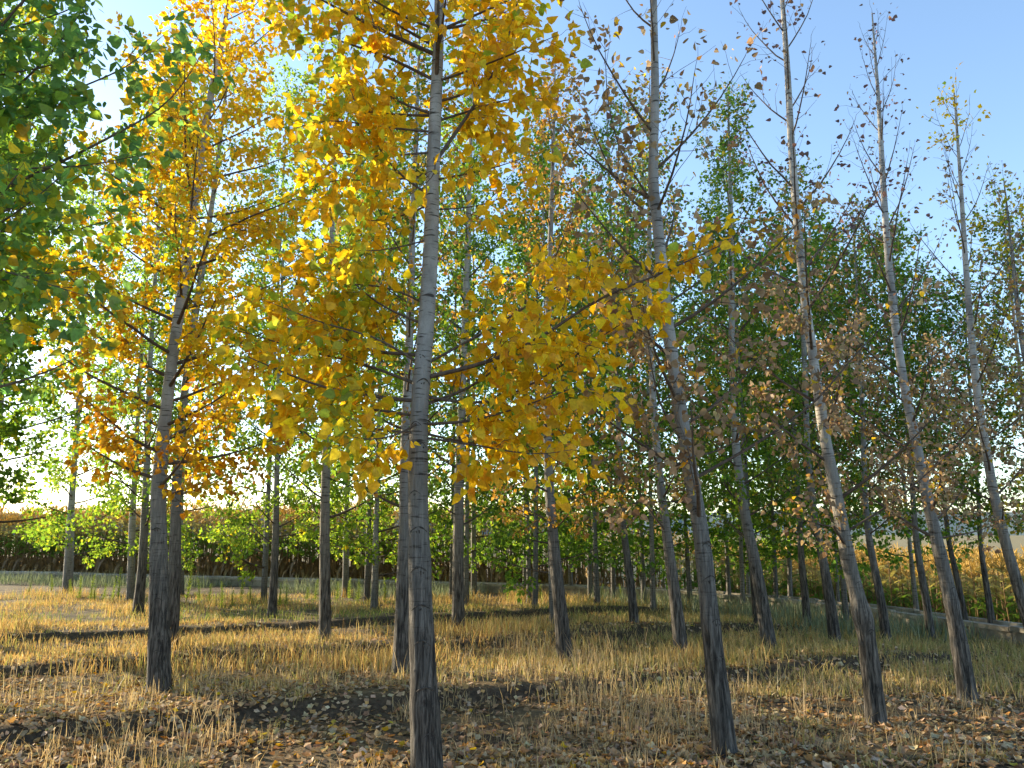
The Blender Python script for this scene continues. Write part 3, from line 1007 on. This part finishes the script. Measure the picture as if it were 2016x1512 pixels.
tree([(1746, 1266), (1738, 1200), (1724, 1130), (1712, 1070), (1702, 980), (1700, 850)], 19, 7.0,
     'green and brown poplar between the swollen-stemmed one and the straight leaning one',
     dict(pal='mixed', pal2='brown', mix2=lambda P, t: .40 + 0 * t, z0=1.5, R=1.1, nbr=32, size=.058, leaf_gap=.036), 114)
tree([(1833, 1258), (1825, 1190), (1812, 1120), (1803, 1060), (1796, 960)], 16, 6.8,
     'green poplar just behind the straight leaning one', dict(pal='green', pal2='brown', mix2=lambda P, t: .34 + 0 * t, z0=1.5, R=1.1, nbr=32, size=.058, leaf_gap=.034), 115)
tree([(1905, 1250), (1895, 1190), (1880, 1120), (1868, 1070), (1858, 980)], 13, 6.2,
     'green poplar with a strongly slanting stem before the canal bend', dict(pal='green', pal2='mixed', mix2=lambda P, t: .4 + 0 * t, z0=1.4, R=1.05, nbr=30, size=.058, leaf_gap=.036), 116)
tree([(1956, 1251), (1948, 1190), (1938, 1130), (1930, 1070), (1926, 980)], 13, 6.0,
     'short green poplar next to the strongly slanting one by the canal', dict(pal='green', pal2='yellowgreen', mix2=lambda P, t: .3 + 0 * t, z0=1.4, R=1.05, nbr=30, size=.058, leaf_gap=.036), 117)
tree([(2075, 1262), (2060, 1180), (2045, 1090), (2035, 980)], 15, 7.0,
     'yellowing poplar past the short green one by the canal', dict(pal='mixed', pal2='yellowgreen', mix2=lambda P, t: .4 + 0 * t, z0=1.5, R=1.05, nbr=28, size=.06, leaf_gap=.036), 118)
tree([(333, 1291), (340, 1200), (345, 1080), (347, 960), (356, 840), (372, 700), (395, 550), (425, 350), (445, 180)], 29, 9.2,
     'grey-trunked poplar right behind the golden orange one, yellow-green leaves', dict(pal='yellowgreen', pal2='green', mix2=lambda P, t: .5 + 0 * t, z0=2.0, R=1.1, nbr=34, size=.062, leaf_gap=.034), 119)
tree([(-35, 1236), (-24, 1100), (-8, 900), (8, 700), (22, 560), (40, 400)], 22, 12.0, 'dark green poplar half hidden behind the hanging boughs of the close green-leaved one',
     dict(pal='green', pal2='lightgreen', mix2=lambda P, t: .3 + 0 * t, z0=1.9, R=1.9, nbr=50, size=.075, leaf_gap=.03, nleaf=15000, el0=.0, spread=.2), 127)
# ---- third row
tree([(640, 1276), (640, 1180), (639, 1080), (640, 980), (643, 880), (646, 740), (650, 560), (655, 400)], 25, 12.0,
     'dark green straight-trunked poplar between the golden orange poplar and the scarred yellow one',
     dict(pal='green', pal2='lightgreen', mix2=lambda P, t: .30 + 0 * t, z0=1.6, R=1.3, nbr=42, size=.066, leaf_gap=.027), 120)
tree([(901, 1250), (902, 1180), (902, 1080), (903, 980), (908, 840), (915, 640), (922, 430), (926, 300)], 26, 12.0,
     'dark green poplar with a stout brown trunk, seen just past the scarred yellow tree',
     dict(pal='green', pal2='lightgreen', mix2=lambda P, t: .26 + 0 * t, z0=1.7, R=1.3, nbr=42, size=.066, leaf_gap=.027), 121)
tree([(1250, 1241), (1244, 1170), (1235, 1100), (1226, 1030), (1220, 900)], 18, 9.8,
     'green poplar with a nearly black slanting stem in the sunlit grass', dict(pal='green', pal2='mixed', mix2=lambda P, t: .36 + 0 * t, z0=1.5, R=1.25, nbr=38, size=.066, leaf_gap=.028), 122)
tree([(1491, 1238), (1486, 1170), (1478, 1090), (1472, 1000)], 15, 9.0, 'green poplar whose dark stem shows beside the green and tan poplar',
     dict(pal='green', pal2='lightgreen', mix2=lambda P, t: .3 + 0 * t, z0=1.4, R=1.25, nbr=36, size=.066, leaf_gap=.028), 123)
tree([(1590, 1233), (1585, 1170), (1578, 1110), (1574, 1030)], 16, 7.6, 'green poplar with blotchy light-patched stem before the golden corn',
     dict(pal='green', pal2='yellowgreen', mix2=lambda P, t: .32 + 0 * t, z0=1.4, R=1.25, nbr=36, size=.066, leaf_gap=.028), 124)
tree([(271, 1211), (279, 1130), (284, 1040), (288, 940), (296, 700)], 20, 11.5, 'green poplar with a brown leaning trunk beside the golden orange one',
     dict(pal='green', pal2='lightgreen', mix2=lambda P, t: .35 + 0 * t, z0=1.7, R=1.7, nbr=44, size=.07, leaf_gap=.028, nleaf=8500, spread=.15), 125)
tree([(535, 1214), (540, 1130), (543, 1040), (545, 940), (548, 760)], 18, 9.0, 'green poplar with a reddish-brown trunk among the tall weeds',
     dict(pal='lightgreen', pal2='green', mix2=lambda P, t: .5 + 0 * t, z0=1.5, R=1.2, nbr=38, size=.066, leaf_gap=.028), 126)
# ---- back rows: look-alikes
BACK = [(133, 1167, 18, 6), (257, 1184, 15, 3), (355, 1174, 14, 0), (519, 1186, 12, 6), (680, 1175, 14, 2), (722, 1187, 12, 4), (737, 1200, 14, 3), (917, 1192, 12, 2),
        (889, 1186, 10, 2), (933, 1176, 12, -1), (1033, 1173, 8, 0), (1042, 1187, 10, -3), (1053, 1210, 12, 2), (1089, 1238, 13, -5), (1124, 1173, 9, -3), (1162, 1187, 10, -2),
        (1176, 1199, 12, -5), (1208, 1181, 10, -3), (1268, 1188, 10, -6), (1286, 1206, 11, -3), (1359, 1190, 10, -9), (1436, 1192, 9, -7), (1463, 1201, 10, -5),
        (1474, 1181, 8, -5), (1529, 1201, 9, -6), (1556, 1192, 10, -3), (1652, 1207, 7, -8), (1667, 1229, 12, -12), (1807, 1222, 10, -16)]
BACK_LABEL = {0: 'slim green poplar standing apart, with a broad low crown, before the shaded corn', 1: 'slim green poplar right beside the brown leaning trunk',
              3: 'slim pale-stemmed poplar touching the reddish-brown trunk', 5: 'pale-stemmed slim poplar of the close pair among the weeds',
              6: 'dark-stemmed slim poplar of the close pair among the weeds', 9: 'slim poplar with a sunlit stem beyond the stout brown trunk',
              13: 'slim dark stem half hidden behind the rusty golden poplar', 27: 'slim poplar close behind the swollen-stemmed one, before bright corn',
              28: 'slim poplar right by the canal bend, its stem clearly tilted'}
for k, (bx, by_, wd, lean) in enumerate(BACK):
    kind = 'lightgreen' if bx < 900 else 'green'
    hgt = (13.5 if bx < 600 else 12.5 if bx < 950 else 10 if bx < 1300 else 8.8 if bx < 1450 else 7.8) + .35 * math.sin(k * 2.7)
    tree([(bx, by_), (bx + lean * .5, by_ - 70), (bx + lean, by_ - 150)], wd, hgt,
         BACK_LABEL.get(k, 'slim green-crowned poplar with light-streaked stem in the rows before the canal'), dict(pal=kind, pal2='lightgreen' if kind == 'green' else 'yellowgreen',
         mix2=lambda P, t: .30 + 0 * t, z0=1.0 + .2 * math.sin(k * 1.9), R=1.95 if bx < 800 else 1.35, nbr=44 if bx < 800 else 36, size=.086, leaf_gap=.037, el0=.12, mini=True, nleaf=11500 if bx < 800 else 5600, sub_gap=.17, sub_len=.5, spread=.16), 300 + k, group='slim green poplars in the rows before the canal')
# ---- plantation carrying on beyond the left edge (mostly unseen, added to shade the near ground)
SIDE = [(-6.2, 6.4), (-7.4, 9.1), (-8.4, 5.6), (-10.0, 8.0), (-12.6, 9.4), (-9.3, 12.6)]
for k, (x, y) in enumerate(SIDE):
    hgt = 8.6 + .5 * math.sin(k * 3.1)
    path = [np.array([x, y, -.05]), np.array([x + .03, y, 2.0]), np.array([x + .08, y + .05, 5]), np.array([x + .1, y, hgt])]
    TREES.append(dict(pos=(x, y), path=path, r0=.095, label='leafy green poplar of the plantation standing out past the golden orange poplar', group='poplars carrying on beyond the left edge',
                      crown=dict(pal='green', pal2='yellowgreen', mix2=lambda P, t: .3 + 0 * t, z0=1.5 if k == 5 else 2.6, R=1.9 if k == 5 else 1.3, nbr=32, size=.10, leaf_gap=.040, mini=True, nleaf=11000 if k == 5 else 6500, sub_gap=.17, sub_len=.5, spread=.16), seed=500 + k, near=False))
for sp_ in TREES:
    make_tree(sp_)


# ------------------------------------------------------------------ corn
def corn_template(rng, far=False):
    mb = MB()
    h = rng.uniform(1.75, 2.1)
    tan = np.array((.42, .33, .11))
    dry = np.array((.30, .205, .095))
    grn = np.array((.11, .19, .026))
    z = np.linspace(0, h, 4)
    st = np.stack([.03 * np.sin(z * 2 + rng.uniform(0, 6)), .03 * np.cos(z * 2.3), z], -1)
    mb.tube(st, np.array([.014, .012, .010, .005]), 4, dry * .9)
    nl = 9 if not far else 7
    a = rng.uniform(0, 6.28)
    for k in range(nl):
        f = (k + .6) / nl
        zz = .12 + (h - .3) * f
        a += math.pi + rng.uniform(-.5, .5)
        L = rng.uniform(.5, .75) * (1 - .35 * abs(f - .5))
        s = np.linspace(0, 1, 5)
        dry_leaf = f < .36 + rng.uniform(-.12, .1)
        droop = 1.5 if dry_leaf else .75
        out_ = L * (s * (1 - .25 * s * droop))
        up = L * ((.75 if not dry_leaf else .35) * s - droop * .85 * s ** 2)
        cx, cy = np.sin(a) * out_, np.cos(a) * out_
        wv = .047 * np.array([.6, 1, .9, .55, .06])
        rx, ry = math.cos(a), -math.sin(a)
        tw = rng.uniform(-.5, .5) * s
        V = np.vstack([np.stack([cx - rx * wv, cy - ry * wv, zz + up - tw * wv], -1), np.stack([cx + rx * wv, cy + ry * wv, zz + up + tw * wv], -1)])
        V[:, 0] += np.interp(zz, z, st[:, 0])
        V[:, 1] += np.interp(zz, z, st[:, 1])
        i = np.arange(4)
        c = dry * rng.uniform(.7, 1.3) if dry_leaf else (grn * rng.uniform(.8, 1.6) if f < .7 else (grn * .35 + tan * .8) * rng.uniform(.8, 1.3))
        mb.add(V, np.stack([i, i + 1, i + 6, i + 5], -1), None, c)
    for k in range(7):
        a = rng.uniform(0, 6.28)
        L = rng.uniform(.2, .38)
        e = rng.uniform(.5, 1.3)
        p0 = np.array([st[-1, 0], st[-1, 1], h - .03])
        d = np.array([math.cos(e) * math.sin(a), math.cos(e) * math.cos(a), math.sin(e)])
        mb.tube(np.array([p0, p0 + d * L * .6, p0 + d * L + np.array([0, 0, -.03])]), [.007, .011, .004], 3, np.array((.58, .42, .12)) * rng.uniform(.8, 1.2), cap=False)
    return mb


rngc = np.random.default_rng(77)
corn_meshes = []
for k in range(7):
    me = corn_template(rngc).mesh('corn_plant')
    me.materials.append(M_CORN)
    corn_meshes.append(me)
far_t = [corn_template(rngc, True) for _ in range(5)]
far_t = [(np.vstack(m.v), np.vstack(m.q), np.vstack(m.c)) for m in far_t]
fine = canal_points(0.1)
tng = np.gradient(fine, axis=0)
tng /= np.linalg.norm(tng, axis=1)[:, None]
nr = np.stack([-tng[:, 1], tng[:, 0]], -1)
front_n = 0
field = MB()
for row in range(20):
    i = 0
    while i < len(fine):
        p = fine[i]
        rgt = float(sstep(-2, 7, p[0] - .25 * (p[1] - 20)))
        i += 1 if rgt > .6 else int(rngc.integers(1, 4))
        if rgt < .5 and row > 8:
            continue
        off = 1.0 + 2.8 * rgt + row * (.5 + .12 * rgt) + rngc.uniform(-.12, .12)
        q = p + nr[min(i, len(fine) - 1)] * off
        z = H1(q[0], q[1]) - .02
        u, v, dd = project(np.array([[q[0], q[1], z + 1.0]]))
        if dd[0] < 8 or u[0] < -160 or u[0] > 2180:
            continue
        if float(canal_dist(np.array([q[0]]), np.array([q[1]]))[0]) < .8:
            continue
        rot = rngc.uniform(0, 6.28)
        s = rngc.uniform(.9, 1.12) * (1.12 - .12 * rgt)
        if row == 0 and -20 < u[0] < 2040 and front_n < 290:
            o = link('corn_plant', corn_meshes[int(rngc.integers(7))], None, None, (q[0], q[1], z))
            o.rotation_euler = (rngc.uniform(-.1, .1), rngc.uniform(-.1, .1), rot)
            o.scale = (s, s, s)
            tag(o, 'ripe corn plant in the front row of the field along the canal', 'corn plant', 'front row of corn behind the canal')
            front_n += 1
        else:
            V, Q, C = far_t[int(rngc.integers(5))]
            c_, s_ = math.cos(rot) * s, math.sin(rot) * s
            W = np.stack([V[:, 0] * c_ - V[:, 1] * s_ + q[0], V[:, 0] * s_ + V[:, 1] * c_ + q[1], V[:, 2] * s + z], -1)
            field.add(W, Q, None, C)
tag(link('corn_field', field.mesh('corn_field'), M_CORN), 'ripe corn field behind its front row, golden tassels on top', 'corn', kind='stuff')

# ------------------------------------------------------------------ grass
rg = np.random.default_rng(5)


def grass(nc, dlo, dhi, power=1.0):
    """clump positions spread over what the camera can see between two depths"""
    y = dlo + (dhi - dlo) * rg.random(nc) ** power
    x = (rg.random(nc) * 2 - 1) * (y * .72 + .6)
    return x, y


bx_, by_, bh_, bw_, bc_, bl_ = [], [], [], [], [], []


def add_blades(x, y, h, wdt, col, lean):
    bx_.append(x), by_.append(y), bh_.append(h), bw_.append(wdt), bc_.append(col), bl_.append(lean)


STRAW = np.array([(.46, .335, .165), (.52, .40, .22), (.38, .265, .125), (.42, .32, .19)])
GOLD = np.array([(.55, .37, .13), (.50, .31, .10), (.60, .44, .18), (.44, .27, .09), (.40, .37, .10)])
OLIVE = np.array([(.32, .29, .09), (.42, .35, .14), (.25, .25, .075), (.50, .38, .17), (.46, .33, .13)])
GREYG = np.array([(.17, .21, .12), (.22, .25, .155), (.14, .18, .10)])
FRESH = np.array([(.20, .26, .05), (.28, .32, .07), (.16, .21, .045)])


def blades_at(cx, cy, per, h, spread, pal, wdt, lean):
    n = len(cx)
    k = rg.poisson(per, n)
    x = np.repeat(cx, k) + rg.normal(0, spread, k.sum())
    y = np.repeat(cy, k) + rg.normal(0, spread, k.sum())
    hh = np.repeat(np.broadcast_to(h, (n,)), k) * rg.uniform(.45, 1.2, k.sum())
    c = pal[rg.integers(len(pal), size=k.sum())] * rg.uniform(.8, 1.2, (k.sum(), 1))
    add_blades(x, y, hh, np.full(k.sum(), wdt), c, np.full(k.sum(), lean))


def keepmask(x, y):
    sd = canal_dist(x, y)
    _, m = berm(x, y)
    return (sd < -.35) & (rg.random(len(x)) > m * .8)


# thin dry stalks in the near litter
x, y = grass(1100, 3.2, 9.0)
m = keepmask(x, y) & (fnoise(x * .8, y * .8, 21) > .48)
blades_at(x[m], y[m], 9, .10 + .14 * rg.random(m.sum()), .05, STRAW, .0032, .45)
x, y = grass(600, 3.4, 9.0)
m = keepmask(x, y) & (fnoise(x * .7, y * .7, 23) > .56)
blades_at(x[m], y[m], 5, .18 + .26 * rg.random(m.sum()), .09, STRAW, .0028, .36)
# tall dry patch in front of the rusty poplar
for (px, py, n, s) in ((1230, 1400, 75, .5), (1160, 1330, 46, .45), (1010, 1285, 50, .6), (620, 1300, 40, .6), (1280, 1440, 22, .3)):
    g = ground_pt(px, py)
    x, y = rg.normal(g[0], s, n), rg.normal(g[1], s, n)
    blades_at(x, y, 6, .16 + .32 * rg.random(n), .09, STRAW, .0030, .34)
# greener tufts close by
x, y = grass(420, 3.6, 9.0)
m = keepmask(x, y) & (fnoise(x * .9, y * .9, 25) > .60)
blades_at(x[m], y[m], 16, .10 + .08 * rg.random(m.sum()), .05, OLIVE, .0035, .5)
# golden grass through the sunlit middle
x, y = grass(6500, 9.2, 20.5)
left = sstep(3.5, 0.0, x - .17 * (y - 10))
m = keepmask(x, y) & (rg.random(len(x)) < .30 + .70 * left) & (fnoise(x * .55, y * .8, 27) > .36)
x, y = x[m], y[m]
hh = np.where(fnoise(x * .5, y * .5, 29) > .55, .27, .11) * (.8 + .4 * rg.random(len(x)))
blades_at(x, y, 11, hh, .12, GOLD, .0048, .42)
# olive grass on the right and low green in the middle distance
x, y = grass(8000, 8.0, 19.5)
rt = sstep(-1.0, 3.0, x - .17 * (y - 10))
m = keepmask(x, y) & (rg.random(len(x)) < .12 + .88 * rt) & (fnoise(x * .6, y * .6, 31) > .30)
x, y = x[m], y[m]
blades_at(x, y, 11, .08 + .14 * rg.random(len(x)), .11, OLIVE, .0050, .5)
# grey-green growth at the foot of the canal
x, y = grass(9000, 12, 30)
sd = canal_dist(x, y)
m = (sd > -2.6) & (sd < -.4) & (fnoise(x * .35, y * .35, 33) > .38)
x, y = x[m], y[m]
blades_at(x, y, 12, .18 + .30 * rg.random(len(x)), .12, GREYG, .0065, .3)
x, y = grass(1500, 14, 21)
sd = canal_dist(x, y)
m = (sd < -1.8) & (fnoise(x * .5, y * .5, 35) > .47)
x, y = x[m], y[m]
blades_at(x, y, 9, .08 + .10 * rg.random(len(x)), .12, FRESH, .005, .4)

ft = np.array([t_['pos'] for t_ in TREES if 4 < t_['pos'][1] < 16 and abs(t_['pos'][0]) < 10])
fk = np.repeat(ft, 5, axis=0) + rg.normal(0, .13, (len(ft) * 5, 2))
blades_at(fk[:, 0], fk[:, 1], 7, .06 + .16 * rg.random(len(fk)), .06, np.vstack([STRAW, OLIVE]), .0034, .5)

X, Y, HH, WW = map(np.concatenate, (bx_, by_, bh_, bw_))
CC, LE = np.vstack(bc_), np.concatenate(bl_)
nb = len(X)
Z = H(X, Y) - .012
az = rg.uniform(0, 2 * math.pi, nb)
fa = az + rg.uniform(-1, 1, nb) + math.pi / 2
wx, wy = np.cos(fa) * WW, np.sin(fa) * WW
ln = np.abs(rg.normal(0, 1, nb)) * LE * HH
V = np.zeros((nb, 5, 3))
for j, (t, ww) in enumerate(((0, -1), (0, 1), (.55, -.75), (.55, .75), (1, 0))):
    o_ = ln * t ** 1.7
    V[:, j, 0] = X + np.sin(az) * o_ + wx * ww
    V[:, j, 1] = Y + np.cos(az) * o_ + wy * ww
    V[:, j, 2] = Z + HH * t * (1 - .25 * np.minimum(1, LE) * t)
off = np.arange(nb)[:, None] * 5
tag(link('dry_grass', mk_mesh('dry_grass', V.reshape(-1, 3), off + np.array([[0, 1, 3, 2]]), off + np.array([[2, 3, 4]]), np.repeat(CC, 5, axis=0)), M_GRASS),
    'dry straw-coloured grass growing between the poplars', 'grass', kind='stuff')
print('grass blades', nb)

# ------------------------------------------------------------------ fallen leaves
rl = np.random.default_rng(9)
nl = 60000
y = 2.9 + 11.0 * rl.random(nl) ** 1.3
x = (rl.random(nl) * 2 - 1) * (y * .72 + .5)
bx2 = np.array([t_['pos'] for t_ in TREES if t_['pos'][1] < 14 and abs(t_['pos'][0]) < 9])
pk = rl.integers(len(bx2), size=3200)
pa, pr = rl.uniform(0, 6.283, 3200), .07 + np.abs(rl.normal(0, .2, 3200))
x[:3200], y[:3200] = bx2[pk, 0] + np.cos(pa) * pr, bx2[pk, 1] + np.sin(pa) * pr
_, bm2 = berm(x, y)
dens = .35 + .65 * (fnoise(x * .9, y * .9, 41) > .42)
m = (rl.random(nl) < dens * (1 - .25 * bm2)) & (rl.random(nl) < 1 - .55 * sstep(7.5, 12, y))
x, y = x[m], y[m]
nl = len(x)
e = .03
gxn = -(H(x + e, y) - H(x - e, y)) / (2 * e)
gyn = -(H(x, y + e) - H(x, y - e)) / (2 * e)
up = np.stack([gxn + rl.normal(0, .38, nl), gyn + rl.normal(0, .38, nl), np.ones(nl)], -1)
up /= np.linalg.norm(up, axis=1)[:, None]
a = rl.uniform(0, 2 * math.pi, nl)
D = np.stack([np.sin(a), np.cos(a), np.zeros(nl)], -1)
D -= up * (D * up).sum(1)[:, None]
D /= np.linalg.norm(D, axis=1)[:, None]
R = np.cross(D, up)
flip = np.where(rl.random(nl) < .4, -1.0, 1.0)[:, None]
size = rl.uniform(.030, .074, nl)
P = np.stack([x, y, H(x, y) + .006 + .016 * rl.random(nl)], -1)
P[:, 2] += np.where(flip[:, 0] < 0, size * .12, 0)
col = pick('litter', nl, rl)
for t_ in (TREES[0], TREES[7]):
    fy = rl.random(nl) < .16 * np.exp(-((x - t_['pos'][0]) ** 2 + (y - t_['pos'][1]) ** 2) / 1.6)
    col[fy] = pick('orange', nl, rl)[fy]
px, py, dd = project(P)
inside = (px > 12) & (px < 2004) & (py > 900) & (py < 1498)
order = np.argsort(np.where(inside, -size / dd, 1))
sel = order[:300]
fall_meshes = []
cols = pick('litter', 16, rl)
for k in range(16):
    V = LITTER_V.copy()
    V[:, 2] *= rl.uniform(.4, 2.0)
    V[:, 0] *= rl.uniform(.85, 1.1)
    me = mk_mesh('fallen_leaf', V, LITTER_Q, None, np.tile(cols[k], (len(V), 1)))
    me.materials.append(M_LITTER)
    fall_meshes.append(me)
for k in sel:
    o = link('fallen_leaf', fall_meshes[int(rl.integers(16))])
    s = size[k]
    o.matrix_world = Matrix(((R[k, 0] * s, D[k, 0] * s, up[k, 0] * s * flip[k, 0], P[k, 0]), (R[k, 1] * s, D[k, 1] * s, up[k, 1] * s * flip[k, 0], P[k, 1]),
                             (R[k, 2] * s, D[k, 2] * s, up[k, 2] * s * flip[k, 0], P[k, 2]), (0, 0, 0, 1)))
    tag(o, 'dry curled poplar leaf lying loose on the bare foreground litter', 'leaf', 'loose fallen leaves on the foreground litter')
k = np.ones(nl, bool)
k[sel] = False
UF = up * flip
lm = MB()
for sub, (tv, tq, tt) in ((k & (y < 6.8), (LITTER_V, LITTER_Q, None)), (k & (y >= 6.8), (LEAF_MINI_V - np.array([0, .6, -.08]), None, LEAF_MINI_T))):
    V, Q, T, C = leaf_batch(tv, tq, tt, P[sub], R[sub], D[sub], UF[sub], size[sub], col[sub])
    lm.add(V, Q, T, C)
tag(link('leaf_litter', lm.mesh('leaf_litter'), M_LITTER), 'carpet of beige and brown fallen poplar leaves', 'leaves', kind='stuff')

# ------------------------------------------------------------------ tall weeds
rw = np.random.default_rng(31)


def weed_meshes():
    st, fo = MB(), MB()
    h = 1.0
    z = np.linspace(0, h, 5)
    c = np.stack([.02 * np.sin(z * 3), .02 * np.cos(z * 2.2) - .02, z], -1)
    st.tube(c, np.array([.012, .011, .009, .007, .003]), 5, (.24, .27, .07))
    P, D = [], []
    for q in range(95):
        t = .10 + .90 * q / 95
        a = q * 2.4
        P.append([np.interp(t, z, c[:, 0]), np.interp(t, z, c[:, 1]), t])
        D.append([math.sin(a), math.cos(a), rw.uniform(.5, 1.1)])
    P, D = np.array(P), np.array(D)
    R, D, U = frames(D, np.zeros(95))
    tv = np.array([(-.05, 0, 0), (.05, 0, 0), (-.11, .5, .03), (.11, .5, .03), (0, 1, -.12)])
    V, Q, T, C = leaf_batch(tv, np.array([(0, 1, 3, 2)]), np.array([(2, 3, 4)]), P, R, D, U, rw.uniform(.085, .13, 95) * np.linspace(1.15, .55, 95),
                            np.array((.36, .46, .06)) * rw.uniform(.8, 1.25, (95, 1)))
    fo.add(V, Q, T, C)
    return st.mesh('stem'), fo.mesh('foliage')


WM = [weed_meshes() for _ in range(3)]
for me in sum(WM, ()):
    me.materials.append(M_WEED)
WEEDS = [(53, 1172, 22), (101, 1165, 30), (140, 1178, 32), (154, 1183, 42), (178, 1184, 46), (187, 1184, 26), (201, 1184, 30), (222, 1184, 42), (232, 1181, 56), (366, 1186, 72), (391, 1187, 45),
         (409, 1188, 36), (436, 1196, 46), (458, 1195, 30), (472, 1188, 56), (493, 1190, 32), (549, 1196, 44), (561, 1195, 38), (602, 1184, 24), (620, 1186, 40), (663, 1184, 34), (688, 1182, 38),
         (703, 1185, 40), (757, 1190, 44), (999, 1186, 42), (1020, 1182, 28), (1066, 1188, 34), (1187, 1186, 30), (1223, 1184, 30)]
for k, (px, py, hp) in enumerate(WEEDS):
    g = ground_pt(px, py)
    h = hp * g[1] / F_PX
    root = link('weed_plant', None, None, None, (g[0], g[1], H1(g[0], g[1]) - .02))
    root.rotation_euler = (rw.uniform(-.1, .1), rw.uniform(-.1, .1), rw.uniform(0, 6))
    s_, f_ = WM[k % 3]
    for nm, me in (('stem', s_), ('foliage', f_)):
        o = link(nm, me, None, root)
        o.scale = (1.15, 1.15, h * 1.1)
    if k == 9:
        tag(root, 'tallest leafy green weed spike, next to the trunk of the golden orange poplar', 'weed', 'green weed spikes before the canal')
    else:
        tag(root, 'upright leafy green weed spike in the grass before the canal', 'weed', 'green weed spikes before the canal')
print('objects', len(bpy.data.objects), 'front corn', front_n)
